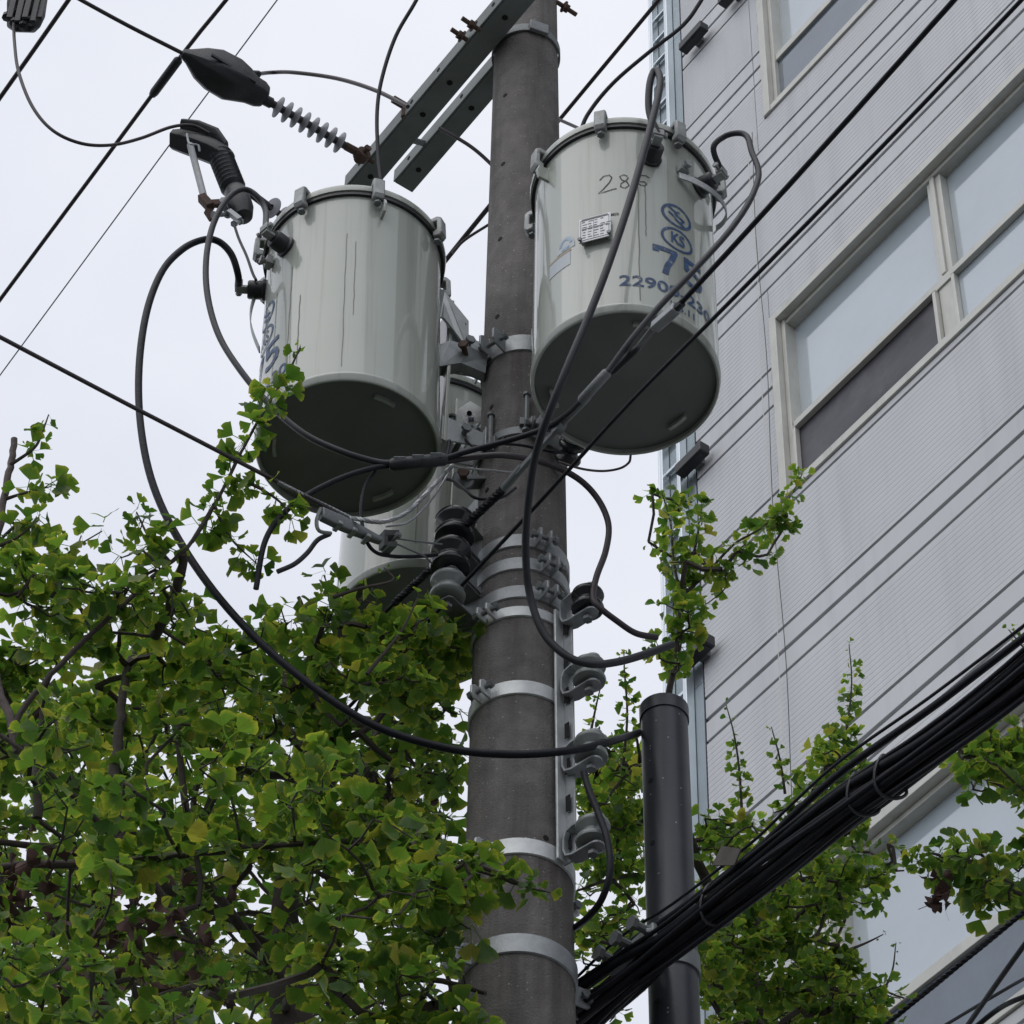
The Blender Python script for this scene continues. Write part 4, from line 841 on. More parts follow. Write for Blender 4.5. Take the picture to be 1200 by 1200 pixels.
# guy strand from the left with its wedge clamp
qg = P(395, 601, 5.80)
t = thing('messenger_wire', 'stranded wire from the left sky ending at the wedge clamp under the tank', 'wire', crl(300, 552, qg))
b = MB(); b.tube([crl(-60, 364, qg), crl(0, 395, qg), crl(150, 474, qg), crl(330, 567, qg), qg], px(2.6, qg), 8); b.build('strand', 'cable_plum', t)
b = MB(); twisted(b, [crl(325, 565, qg), crl(410, 607, qg)] + spline([P(412, 606, 5.80), P(445, 612, 5.80), P(475, 602, 5.82), P(500, 578, 5.84), P(520, 556, 5.86), P(530, 546, 5.88)], 3)[1:], px(2.8, qg), 4, .05, .45); b.build('strand_tail', 'strand', t)
t = thing('wedge_clamp', 'grey tapered wedge clamp hanging under the tank beside the thin loop', 'clamp', qg); w0 = crl(376, 602, qg); w1 = crl(446, 634, qg)
def dn(p, v): return p - UP * px(v, p)
loft(MB(), []) if 0 else None
b = MB(); dv = (w1 - w0).normalized(); ey = dv.cross(ST).normalized(); k = px(1, w0)
loft(b, [(w0 + dv * 0, 6 * k, 9 * k, ST, ey), (w0.lerp(w1, .35), 6 * k, 10 * k, ST, ey), (w0.lerp(w1, .6), 6 * k, 8 * k, ST, ey), (w1, 5 * k, 4 * k, ST, ey)]); b.build('body', 'galv_dark', t, 30, bevel=.003)
b = MB(); b.tube(spline([crl(376, 596, qg), crl(371, 610, qg), crl(374, 622, qg), crl(388, 625, qg)], 4), px(2.4, qg), 8); b.build('hook', 'galv_dark', t)
b = MB()
for f in (.28, .52, .75): p = w0.lerp(w1, f); b.box(p - ey * 8 * k, dv * 3 * k, ey * 2.5 * k, ST * 8 * k)
b.build('keeper', 'galv', t, 0, bevel=.002)
b = MB(); c = crl(456, 633, qg); b.box(c - UP * 9 * k, RT * 5 * k, UP * 3 * k, ST * 8 * k); b.box(c + UP * 5 * k, RT * 8 * k, UP * 3 * k, ST * 7 * k); b.box(c - RT * 7 * k, RT * 2 * k, UP * 9 * k, ST * 6 * k); b.bolt(c + RT * 5 * k + ST * .03, -ST, .006, .06, 2); b.build('shackle', 'galv_dark', t, 30)
e1, e2 = crl(464, 631, qg), crl(464, 637, qg); b = MB(); b.tube([e1, P(518, 638, 6.02)], px(1.2, e1), 6); b.tube([e2, P(498, 652, 5.98), P(506, 660, 6.04)], px(1.2, e1), 6); b.build('tie_wire', 'galv_dark', t)
# street wires at the bottom right corner
qr = P(1100, 1150, 6.6)
tw = thing('street_wire', 'twisted black wire crossing the lower window below the dead leaves', 'cable', qr); b = MB(); twisted(b, [stl(1290, 995, qr), stl(1000, 1232, qr)], px(3.4, qr), 3, .06, .5); b.build('strand', 'cable_black', tw)
qr2 = P(1165, 1157, 6.2); cable('street_wire', 'steep black cable crossing the bottom right window corner', [(1240, 1055, 5.6), (1200, 1108, 5.8), (1165, 1157, 6.0), (1120, 1222, 6.3)], 6.5, 'cable_black', k=3)
cable('street_wire', 'thin black cable low across the bottom right window corner', [(1260, 1116, 6.0), (1200, 1147, 6.3), (1150, 1176, 6.5), (1080, 1218, 6.8)], 4.2, 'cable_black', k=3)
cable('street_wire', 'curved black cable at the very bottom right corner', [(1230, 1158, 6.0), (1190, 1172, 6.1), (1165, 1186, 6.2), (1130, 1215, 6.3)], 6.5, 'cable_black', k=4)

# tangle of small hardware at the pole between the tanks
cable('lead_cable', 'thin black lead looping under the round steel plate to the pole face', [(519, 561, 6.0), (532, 564, 5.98), (545, 574, 5.97), (556, 583, 5.97), (572, 585, 5.98), (590, 582, 6.0), (604, 572, 6.04)], 3.8, 'cable_black')
cable('earth_wire', 'pale strand running from the black sleeve across the pole face', [(528, 546, 5.88), (548, 549, 5.92), (575, 551, 5.96), (606, 553, 6.0), (622, 543, 6.04)], 2.6, 'strand', cat='wire')
cable('earth_wire', 'second pale strand curving from the wedge clamp up to the black sleeve', [(452, 617, 5.83), (478, 612, 5.84), (500, 592, 5.86), (515, 572, 5.88), (527, 552, 5.9)], 2.8, 'strand', cat='wire')
cable('lead_cable', 'short black lead hanging from the pale bracket of the rear tank', [(528, 498, 6.2), (527, 512, 6.15), (525, 528, 6.05), (521, 540, 5.95)], 4.2, 'cable_black')
cable('lead_cable', 'thin black lead crossing the pole face towards the base of the nameplate tank', [(590, 520, 6.0), (612, 522, 6.02), (635, 527, 6.04), (650, 530, 6.05), (664, 531, 6.08)], 3.4, 'cable_black')
cable('lead_cable', 'thin black lead sagging between the rear tank bracket and the thin dark band', [(530, 500, 6.2), (545, 515, 6.14), (560, 527, 6.1), (578, 524, 6.09), (592, 512, 6.1)], 3.0, 'cable_black')
t = thing('earth_plate', 'round grey steel plate with a bolt left of the pole below the black sleeve', 'plate', P(541, 562, 6.16))
MB().lathe([(0, -.004), (.030, -.004), (.034, 0), (.030, .004), (0, .004)], P(543, 562, 6.16), V((.15, -1, -.35)), 24).build('disc', 'galv_dark', t); MB().bolt(P(543, 554, 6.13), V((0, 1, .3)), .010, .05).build('bolt', 'rust', t, 30); MB().bar(P(543, 566, 6.17), on_pole(-66, P(543, 566, 6.2).z), .05, .012).build('arm', 'galv_dark', t, 0, bevel=.002)
t = thing('rear_terminal', 'metal cable terminal sticking out beside the tank base near the rear tank', 'connector', P(520, 500, 6.22))
MB().tube([P(512, 502, 6.25), P(531, 498, 6.2)], .014, 10).build('stud', 'galv', t); b = MB(); b.box(P(530, 499, 6.2), V((.012, 0, 0)), V((0, .02, 0)), V((0, 0, .03))); b.bolt(P(530, 489, 6.17), V((0, .3, -1)), .007, .07, 2); b.build('clamp', 'galv_dark', t, 30)
zz = P(668, 529, 6.08).z; c = P(668, 529, 6.10); spool(c, (on_pole(60, zz) - c).normalized(), 'small black spool insulator on its side between pole and nameplate tank base', 'porcelain_black', .042, .07)
t = thing('clevis', 'steel strap holding the small spool beside the nameplate tank base', 'bracket', c, 'clevises left of the pole'); MB().bar(c - D(60) * .04, on_pole(50, zz), .012, .03).build('strap', 'galv_dark', t, 0, bevel=.002); MB().lathe([(0, -.044), (.030, -.044), (.030, -.038), (0, -.038)], c, (on_pole(60, zz) - c).normalized(), 20).build('washer', 'galv', t)
for x, y, th_ in ((611, 486, 3), (573, 500, -42)):
    z_ = pole_z(y); t = thing('band_bolt', 'upright bolt on the thin dark band %s' % ('at the pole front' if x > 600 else 'at the tank side of the pole'), 'bolt', on_pole(th_, z_)); MB().bolt(on_pole(th_, z_ - .09, .018), V((0, 0, 1)), .0075, .17, 2).build('shank', 'galv_dark', t, 30); MB().box(on_pole(th_, z_ - .05, .010), D(th_ + 90) * .02, D(th_) * .010, V((0, 0, .016))).build('lug', 'galv_dark', t, 0, bevel=.002)

# ================================================================ BLACK STEEL POST WITH THE CABLE BUNDLE
PB, PT = P(793, 1260, 6.36), P(778, 832, 6.36)
pr = px(27.5, PT); pd = (PT - PB).normalized(); foot = PB - pd * (PB.z / pd.z)
po = thing('steel_post', 'dark grey round steel post with drilled holes and a cap beside the pole', 'post', foot)
MB().tube([foot, PB, PT], pr, 40).build('shaft', 'post_paint', po)
MB().lathe([(pr + .0005, -.045), (pr + .004, -.045), (pr + .004, .0), (pr * .8, .016), (0, .022)], PT, pd, 40).build('cap', 'post_paint', po)
for (x, y) in ((763, 911), (765, 984), (768, 1081), (771, 1170)):
    zc = P(x, y, 6.30).z; c = PB + pd * ((zc - PB.z) / pd.z); xx = P(x, y, 6.30).x - c.x; th = math.degrees(math.asin(max(-.95, min(.95, xx / pr))))
    MB().lathe([(0, -.004), (.0085, -.004), (.0085, .001), (0, .001)], c + D(th) * pr, D(th), 12).build('drilled_hole', 'hole', po)
# clamp
zc = P(788, 1118, 6.3).z; c = PB + pd * ((zc - PB.z) / pd.z)
pc = thing('post_clamp', 'bolted grey clamp fixing the cable bundle to the black post', 'clamp', c)
MB().lathe([(pr + .001, -.03), (pr + .006, -.03), (pr + .006, .03), (pr + .001, .03)], c, pd, 40, closed=True).build('strap', 'galv_dark', pc)
qb = P(770, 1122, 6.17)
a0, a1 = stl(716, 1136, P(740, 1112, 6.2)), stl(768, 1090, P(740, 1112, 6.2)); MB().bar(a0, a1, .018, .05).build('plate', 'galv', pc, 0, bevel=.004)
for f in (.12, .5, .88):
    p = a0.lerp(a1, f); MB().bolt(p - CR_ * .05 + V((0, 0, .01)), CR_, .012, .08, 2).build('bolt', 'galv_dark', pc, 30)
b = MB(); b.bar(a1, c + D(-50) * pr, .05, .012); b.build('ear', 'galv', pc, 0, bevel=.003)
# bundle
def bpath(off_u, off_v, wob, xs=((1300, 690), (1200, 798), (1100, 876), (1000, 947), (900, 1022), (800, 1100), (740, 1147), (660, 1212), (560, 1296))):
    out = []
    for i, (x, y) in enumerate(xs[1:] if 0 else xs):
        p = stl(x, y, qb); sp = 1 + .005 * max(0, 800 - x)
        out.append(p + V((0, 0, off_u * sp + wob * math.sin(i * 2.1 + off_u * 90))) + CR_ * (off_v * sp + wob * math.cos(i * 1.7 + off_v * 70)))
    return out
xs0 = ((1300, 714), (1200, 798), (1100, 876), (1000, 947), (900, 1022), (800, 1100), (740, 1147), (660, 1212), (560, 1296))
offs = [(.036, -.022, .010), (.038, .010, .0085), (.016, -.038, .0125), (.012, -.010, .0105), (.014, .022, .010), (-.008, -.036, .0085), (-.012, -.008, .0125), (-.010, .020, .0095), (-.030, -.026, .011), (-.034, .002, .0105), (-.052, -.010, .007), (.050, -.004, .007), (.026, -.050, .006), (-.022, -.048, .007)]
for i, (u_, v_, r) in enumerate(offs):
    pts = bpath(u_ * 1.05, v_, .0075, xs0); tag(MB().tube(spline(pts, 5), r, 10).build('communication_cable', 'cable_black', loc=pts[4]), 'black cable in the thick bundle strapped along the black post', 'cable', 'cables of the street bundle')
xs1 = ((1300, 680), (1200, 757), (1100, 833), (1000, 904), (940, 956), (890, 1003), (800, 1073), (740, 1117), (668, 1192), (580, 1280))
pts = bpath(0, -.02, .001, xs1); tag(MB().tube(spline(pts, 5), px(4.6, pts[5]), 10).build('messenger_cable', 'cable_black', loc=pts[4]), 'single black cable with a brown tag running just above the thick bundle', 'cable')
pts = bpath(.024, -.03, .001, xs1); tag(MB().tube(spline(pts, 5), px(2.0, pts[3]), 8).build('messenger_cable', 'cable_black', loc=pts[2]), 'thin black wire running on top of the single tagged cable', 'cable')
a = [stl(x, y, qb) - CR_ * .075 for x, y in ((873, 1005), (896, 1009), (888, 1028), (862, 1028))]; nrm = CR_ * .004
tag(MB().add(a + [p + nrm for p in a], [(0, 1, 2, 3), (7, 6, 5, 4)] + [(i, (i + 1) % 4, 4 + (i + 1) % 4, 4 + i) for i in range(4)]).build('cable_tag', 'tag_brown', loc=a[0], smooth=0), 'small brown plate tag hanging on the cable above the bundle', 'tag')
for (x, y, lab) in ((1014, 934, 'black tie ring round the bundle where the single cable joins it'), (1046, 914, 'black tie strap with a loose tail round the bundle'), (842, 1064, 'black tie ring round the bundle beside the brown tag')):
    c = stl(x, y, qb); pts = [c + V((0, 0, math.cos(t_) * .064)) + CR_ * (math.sin(t_) * .046 - .008) + ST * .012 * math.sin(t_ * 2) for t_ in [2 * math.pi * i / 24 for i in range(25)]]
    tag(MB().tube(pts, .0045, 6, False).build('cable_tie', 'black_rubber', loc=c), lab, 'cable tie', 'ties round the street bundle')

# ================================================================ GINKGO TREES
def leaf_arrays(seed):
    """fan blade with a notch and a stalk: vertices, triangles, uv"""
    r = np.random.default_rng(seed); half = R_(r.uniform(42, 62)); nO, nM = 15, 6; ph = r.uniform(0, 6)
    vs = [(0, 0, 0)]; uv = [(.5, 0)]
    fold = r.uniform(.05, .6); bend = r.uniform(-.5, .35)
    def z(x, y): return fold * abs(x) * .8 + bend * y * y * .5 + .04 * math.sin(9 * x + seed)
    for i in range(nM):
        a = half * (2 * i / (nM - 1) - 1); rad = .5; x, y = rad * math.sin(a), rad * math.cos(a); vs.append((x, y, z(x, y))); uv.append((i / (nM - 1), .5))
    for i in range(nO):
        f = 2 * i / (nO - 1) - 1; a = half * f; rad = (.84 + .15 * math.cos(f * 1.3)) * (1 + .03 * math.sin(f * 9 + ph) + r.uniform(-.012, .012))
        if i == nO // 2: rad *= r.uniform(.66, .88)
        x, y = rad * math.sin(a), rad * math.cos(a); vs.append((x, y, z(x, y))); uv.append((i / (nO - 1), 1))
    tr = [(0, 1 + i + 1, 1 + i) for i in range(nM - 1)]
    o = 1 + nM; i = j = 0
    while i < nM - 1 or j < nO - 1:
        if j < nO - 1 and (i == nM - 1 or (j + 1) / (nO - 1) <= (i + 1) / (nM - 1) + 1e-9): tr.append((1 + i, o + j + 1, o + j)); j += 1
        else: tr.append((1 + i, 1 + i + 1, o + j)); i += 1
    k = len(vs); L = r.uniform(.75, 1.05); vs += [(-.03, -L, .05), (.03, -L, .05), (.026, .03, .0), (-.026, .03, 0)]; uv += [(.5, 0)] * 4; tr += [(k, k + 1, k + 2), (k, k + 2, k + 3)]
    return np.array(vs), np.array(tr), np.array(uv), L
LEAVES = [leaf_arrays(i) for i in range(10)]
def tri_mesh(name, v, t, uv, m):
    me = bpy.data.meshes.new(name); me.vertices.add(len(v)); me.vertices.foreach_set('co', v.astype(np.float32).ravel())
    me.loops.add(len(t) * 3); me.loops.foreach_set('vertex_index', t.astype(np.int32).ravel()); me.polygons.add(len(t))
    me.polygons.foreach_set('loop_start', np.arange(0, len(t) * 3, 3, dtype=np.int32)); me.polygons.foreach_set('use_smooth', np.ones(len(t), dtype=bool))
    l = me.uv_layers.new(name='uv'); l.data.foreach_set('uv', uv[t.ravel()].astype(np.float32).ravel()); me.update(); me.validate(); me.materials.append(MATS[m]); return me
LEAF_ME = [tri_mesh('leaf', a[0], a[1], a[2], 'leaf_green') for a in LEAVES]
C_, F_, R3, U3 = (np.array(q) for q in (CAM, FW, RT, UP))
def in_poly(pts, poly):
    x, y = pts[:, 0], pts[:, 1]; ins = np.zeros(len(pts), bool); n = len(poly)
    for i in range(n):
        (x0, y0), (x1, y1) = poly[i], poly[(i + 1) % n]
        if y0 == y1: continue
        c = ((y0 > y) != (y1 > y)) & (x < (x1 - x0) * (y - y0) / (y1 - y0) + x0); ins ^= c
    return ins
def Pn(xy, Y):
    d = F_ + np.outer((xy[:, 0] - 600) / FPX, R3) + np.outer((600 - xy[:, 1]) / FPX, U3); return C_ + d * (Y / d[:, 1])[:, None]
def ginkgo(label, limbs, regions, shoots, size, dead=(), lean=None, group='ginkgo street trees', seed=1, spur=(4, 6), fruit=0):
    rng = np.random.default_rng(seed)
    # limbs: (points [(x,y,Y)], r0, r1, named part?)
    pos, par, rad = [], [], []
    base = P(*limbs[0][0][0]); t = thing('ginkgo_tree', label, 'tree', V((base.x, base.y, 0)), group)
    first = [V((base.x, base.y, -.1)), base]
    for li, (pl, r0, r1, m) in enumerate(limbs):
        p3 = [P(*q) for q in pl]
        if li == 0: p3 = [V((base.x + .05, base.y + .03, -.1)), V((base.x, base.y, base.z * .5)), *p3]
        sp = spline(p3, 6); rs = [r0 + (r1 - r0) * i / (len(sp) - 1) for i in range(len(sp))]
        sp = [p + V(rng.normal(0, .22 * min(r_, .012), 3)) for p, r_ in zip(sp, rs)]
        MB().tube(sp, rs, 9).build('trunk' if li == 0 else 'branch', m, t)
        pr_ = -1
        for p, r in zip(sp, rs):
            pos.append(p[:]); par.append(pr_); rad.append(r); pr_ = len(pos) - 1
    nl = len(pos); att = []; lsz = []
    for poly, ya, yb, cnt in regions:
        pa = np.array(poly, float); lo, hi = pa.min(0), pa.max(0); got = np.zeros((0, 2))
        while len(got) < cnt:
            q = rng.uniform(lo, hi, (cnt * 3, 2)); got = np.vstack([got, q[in_poly(q, poly)]])
        got = got[:cnt]; att.append(Pn(got, rng.uniform(ya, yb, cnt)))
    att = np.vstack(att)
    # clump the points a little, so that gaps stay open
    cen = att[rng.choice(len(att), max(8, len(att) // 9), False)]
    idx = np.argmin(((att[:, None, :] - cen[None]) ** 2).sum(2), 1); att = att + (cen[idx] - att) * np.array((.22, .22, .72))
    posn = np.array(pos); tree_pos = [np.array(p) for p in pos]
    d = np.linalg.norm(att[:, None, :] - posn[None], axis=2) if len(att) * nl < 4e6 else None
    best = d.argmin(1); bd = d[np.arange(len(att)), best]; plen = np.zeros(nl); plen_l = list(plen); done = np.zeros(len(att), bool); edges = []
    cost = bd.copy()
    for _ in range(len(att)):
        c = np.where(done, 1e9, cost); i = int(c.argmin()); done[i] = True; k = len(tree_pos)
        tree_pos.append(att[i]); edges.append((int(best[i]), k)); pl_ = plen_l[best[i]] + bd[i]; plen_l.append(pl_)
        dd = np.linalg.norm(att - att[i], axis=1); nc = dd + .12 * pl_; up = (nc < cost) & ~done
        best[up] = k; bd[up] = dd[up]; cost[up] = nc[up]
    kids = {}
    for a, b_ in edges: kids.setdefault(a, []).append(b_)
    cntd = np.ones(len(tree_pos))
    for a, b_ in reversed(edges): cntd[a] += cntd[b_]
    tb = MB()
    for a, b_ in edges:
        r1 = .0020 * cntd[b_] ** .42; r0 = min(.0020 * cntd[a] ** .42, r1 * 1.5); A = V(tree_pos[a]); B = V(tree_pos[b_]); L = (B - A).length
        mid = (A + B) / 2 + V(rng.normal(0, .06 * L, 3)) + V((0, 0, -.04 * L)); tb.tube([A, mid, B], [r0, (r0 + r1) / 2, r1], 5, False)
    spurs = [(np.array(tree_pos[k]), 1.0, rng.normal(0, 1, 3)) for k in range(nl, len(tree_pos))]
    # long straight shoots with leaf spurs all along
    for pl, step, s0, s1 in shoots:
        p3 = [P(*q) for q in pl]; sp = spline(p3, 8); tb.tube(sp, [.006 - .0042 * i / (len(sp) - 1) for i in range(len(sp))], 6, False)
        acc = 0; tot = sum((q - p).length for p, q in zip(sp[:-1], sp[1:])); run = 0
        for p, q in zip(sp[:-1], sp[1:]):
            L = (q - p).length; run += L; acc += L
            while acc > step: acc -= step; f = run / tot; spurs.append((np.array(q), s0 + (s1 - s0) * f, rng.normal(0, 1, 3)))
        spurs.append((np.array(sp[-1]), s1, np.array((0, 0, 1.))))
    kind(tb.build('twigs', 'bark', t), 'stuff')
    # leaves
    mats_, var = [], []
    for c, sc, dr_ in spurs:
        n = rng.integers(spur[0], spur[1] + 1) if sc > .6 else rng.integers(1, 3)
        for _ in range(n):
            o = rng.normal(0, 1, 3); o[2] = o[2] * .55 + rng.uniform(-.25, .55); o /= np.linalg.norm(o)
            s = size * rng.uniform(.5, 1.22) * sc
            y = o + np.array((0, 0, -rng.uniform(0, .75))); y /= np.linalg.norm(y)
            nn = np.array((0, 0, 1.)) * 1.0 + rng.normal(0, .5, 3); nn -= y * nn.dot(y); nn /= np.linalg.norm(nn)
            x = np.cross(y, nn); v = int(rng.integers(0, len(LEAVES)))
            org = c + o * LEAVES[v][3] * s * .9
            M = np.eye(4); M[:3, 0] = x * s; M[:3, 1] = y * s; M[:3, 2] = nn * s; M[:3, 3] = org; mats_.append(M); var.append(v)
    mats_ = np.array(mats_); var = np.array(var); rel = mats_[:, :3, 3] - C_; z = rel @ F_; u_ = 600 + FPX * (rel @ R3) / z; w_ = 600 - FPX * (rel @ U3) / z
    szp = np.linalg.norm(mats_[:, :3, 1], axis=1) / z; inside = (u_ > 5) & (u_ < 1195) & (w_ > 5) & (w_ < 1195)
    # nearest leaf in each small cell of view is surely seen; of those, the largest
    order = np.argsort(z); seen = set(); pick = []
    for i in order:
        if not inside[i]: continue
        ck = (int(u_[i] // 16), int(w_[i] // 16))
        if ck in seen: continue
        seen.add(ck); pick.append(i)
    pick = sorted(pick, key=lambda i: -szp[i])[:295]; ps = set(pick)
    off = np.array(WL[t.name])
    for i in pick:
        o = bpy.data.objects.new('leaf', LEAF_ME[var[i]]); COL.objects.link(o); o.parent = t; M = mats_[i].copy(); M[:3, 3] -= off; o.matrix_basis = Matrix(M.tolist())
    VV, TT, UU, k = [], [], [], 0
    for i in range(len(mats_)):
        if i in ps: continue
        v, tr, uv, _ = LEAVES[var[i]]; VV.append(v @ mats_[i][:3, :3].T + mats_[i][:3, 3] - off); TT.append(tr + k); UU.append(uv); k += len(v)
    me = tri_mesh('leaves', np.vstack(VV), np.vstack(TT), np.vstack(UU), 'leaf_green'); o = bpy.data.objects.new('leaves', me); COL.objects.link(o); o.parent = t; kind(o, 'stuff')
    # withered clumps
    for (x, y, Y, r, n) in dead:
        VV, TT, UU, k = [], [], [], 0; c0 = np.array(P(x, y, Y)) - off
        for _ in range(n):
            v, tr, uv, _l = LEAVES[int(rng.integers(0, 10))]; v = v.copy(); v[:, 2] += .9 * v[:, 0] ** 2 + .5 * v[:, 1] ** 2 * rng.uniform(-1, 1)
            q = rng.normal(0, 1, (3, 3)); q, _x = np.linalg.qr(q); VV.append(v @ q.T * size * rng.uniform(.5, .9) + c0 + rng.normal(0, r, 3) * (1, 1, 1.3)); TT.append(tr + k); UU.append(uv); k += len(v)
        me = tri_mesh('withered_leaves', np.vstack(VV), np.vstack(TT), np.vstack(UU), 'dead_leaf'); o = bpy.data.objects.new('withered_leaves', me); COL.objects.link(o); o.parent = t; kind(o, 'stuff')
    return t

ginkgo('broad ginkgo tree with dense green fan leaves under the transformer tanks', [
    ([(345, 1330, 6.7), (338, 1200, 6.7), (334, 1090, 6.7), (338, 1010, 6.7), (360, 900, 6.75), (385, 840, 6.8)], .075, .016, 'bark'),
    ([(333, 1120, 6.7), (280, 1080, 6.6), (180, 1035, 6.4), (90, 1000, 6.2), (-20, 985, 6.1)], .02, .008, 'bark'),
    ([(300, 1240, 6.5), (240, 1120, 6.3), (150, 1000, 6.1), (60, 910, 5.9), (0, 860, 5.85)], .014, .006, 'bark'),
    ([(40, 890, 5.88), (20, 845, 5.86), (70, 780, 5.82), (130, 722, 5.78), (180, 675, 5.75), (225, 635, 5.72), (260, 575, 5.7), (290, 515, 5.67), (318, 468, 5.64), (335, 440, 5.62), (352, 408, 5.6)], .009, .0022, 'bark'),
    ([(20, 880, 5.9), (-10, 760, 5.85), (-12, 680, 5.8), (2, 600, 5.76), (10, 555, 5.74), (17, 516, 5.72)], .012, .0095, 'bark_pale'),
    ([(330, 1150, 6.6), (220, 1020, 6.0), (60, 1013, 5.75), (-40, 1020, 5.7)], .016, .008, 'bark'),
    ([(130, 1012, 5.8), (230, 1000, 5.75), (330, 990, 5.74), (420, 988, 5.75), (500, 1000, 5.78), (560, 1020, 5.8), (620, 1040, 5.82)], .010, .003, 'bark'),
    ([(335, 1180, 6.65), (350, 1160, 6.4), (440, 1145, 6.1), (520, 1150, 6.0), (570, 1165, 5.95)], .014, .005, 'bark'),
    ([(140, 990, 6.2), (135, 900, 6.3), (142, 840, 6.35), (150, 780, 6.4), (185, 700, 6.45)], .019, .008, 'bark'),
    ([(45, 960, 6.3), (44, 890, 6.35), (50, 830, 6.4)], .014, .008, 'bark'),
    ([(225, 1000, 6.5), (212, 900, 6.55), (210, 840, 6.6), (225, 740, 6.65)], .012, .006, 'bark'),
    ([(340, 1010, 6.72), (385, 930, 6.6), (382, 830, 6.55), (370, 760, 6.5), (350, 700, 6.45)], .018, .006, 'bark'),
    ([(345, 1030, 6.72), (410, 940, 6.9), (445, 860, 7.0), (470, 780, 7.0), (500, 730, 7.0)], .02, .006, 'bark'),
    ([(215, 650, 5.73), (205, 700, 5.85), (180, 745, 6.0)], .012, .016, 'bark')], [
    ([(-60, 720), (60, 735), (150, 740), (240, 735), (330, 745), (400, 780), (425, 860), (-60, 860)], 6.0, 6.9, 140),
    ([(-60, 850), (425, 850), (430, 940), (540, 985), (545, 1260), (-60, 1260)], 5.4, 6.8, 460),
    ([(-60, 800), (100, 780), (300, 770), (420, 850), (-60, 860)], 6.3, 7.6, 60),
    ([(-60, 850), (420, 850), (540, 970), (545, 1260), (-60, 1260)], 6.4, 7.6, 260),
    ([(-60, 900), (430, 900), (540, 965), (545, 1300), (-60, 1300)], 7.4, 9.4, 480),
    ([(-60, 780), (330, 790), (400, 830), (430, 900), (-60, 900)], 7.2, 8.8, 110),
    ([(-40, 640), (50, 650), (90, 700), (150, 710), (200, 670), (260, 730), (280, 800), (-40, 800)], 5.65, 6.4, 85),
    ([(300, 665), (350, 672), (410, 690), (430, 715), (430, 800), (330, 800)], 5.95, 6.5, 44),
    ([(425, 715), (545, 722), (548, 800), (500, 830), (430, 830)], 6.0, 6.9, 112),
    ([(425, 830), (500, 835), (548, 820), (546, 990), (440, 960)], 6.5, 7.6, 70),
    ([(60, 640), (190, 600), (230, 640), (180, 720), (60, 720)], 5.66, 5.9, 14),
    ([(430, 950), (560, 975), (560, 1060), (420, 1070)], 5.66, 5.95, 40),
    ([(470, 1090), (560, 1130), (575, 1260), (430, 1260)], 5.7, 6.0, 40)], [
    ([(225, 635, 5.72), (262, 572, 5.7), (292, 512, 5.67), (325, 455, 5.64)], .042, 1.0, 1.0),
    ([(325, 455, 5.64), (340, 432, 5.62), (352, 406, 5.6)], .06, .62, .45),
    ([(200, 660, 5.74), (175, 630, 5.72), (160, 600, 5.7)], .05, .9, .7),
    ([(270, 560, 5.7), (300, 570, 5.72), (330, 590, 5.74), (340, 610, 5.75)], .045, 1, .8),
    ([(250, 590, 5.7), (270, 630, 5.75), (300, 660, 5.8)], .05, 1, .8),
    ([(12, 545, 5.73), (40, 525, 5.7), (50, 505, 5.69), (57, 486, 5.68)], .055, .95, .35),
    ([(6, 585, 5.75), (28, 578, 5.74), (60, 570, 5.73)], .055, .9, .9),
    ([(-2, 640, 5.78), (20, 630, 5.77), (45, 610, 5.76)], .045, 1, .9),
    ([(60, 700, 5.8), (80, 670, 5.77), (95, 628, 5.75)], .07, .8, .3),
    ([(20, 700, 5.8), (50, 660, 5.77), (70, 640, 5.75)], .045, 1, .8),
    ([(540, 1010, 5.80), (580, 1022, 5.80), (620, 1040, 5.81), (645, 1046, 5.82)], .03, 1.0, .75),
    ([(400, 985, 5.75), (460, 990, 5.76), (540, 1010, 5.8)], .035, 1.0, 1.0),
    ([(100, 1013, 5.75), (220, 1001, 5.74), (330, 990, 5.73), (400, 985, 5.75)], .04, 1.0, 1.0),
    ([(390, 700, 5.9), (420, 690, 5.88), (460, 680, 5.86), (450, 665, 5.85)], .09, .5, .25),
    ([(430, 790, 5.9), (470, 740, 5.87), (490, 700, 5.85)], .06, .8, .4)],
    .047, dead=((25, 1035, 5.7, .05, 26), (150, 1120, 5.72, .08, 60), (200, 1140, 5.7, .06, 26), (480, 950, 6.9, .05, 14)), seed=3)

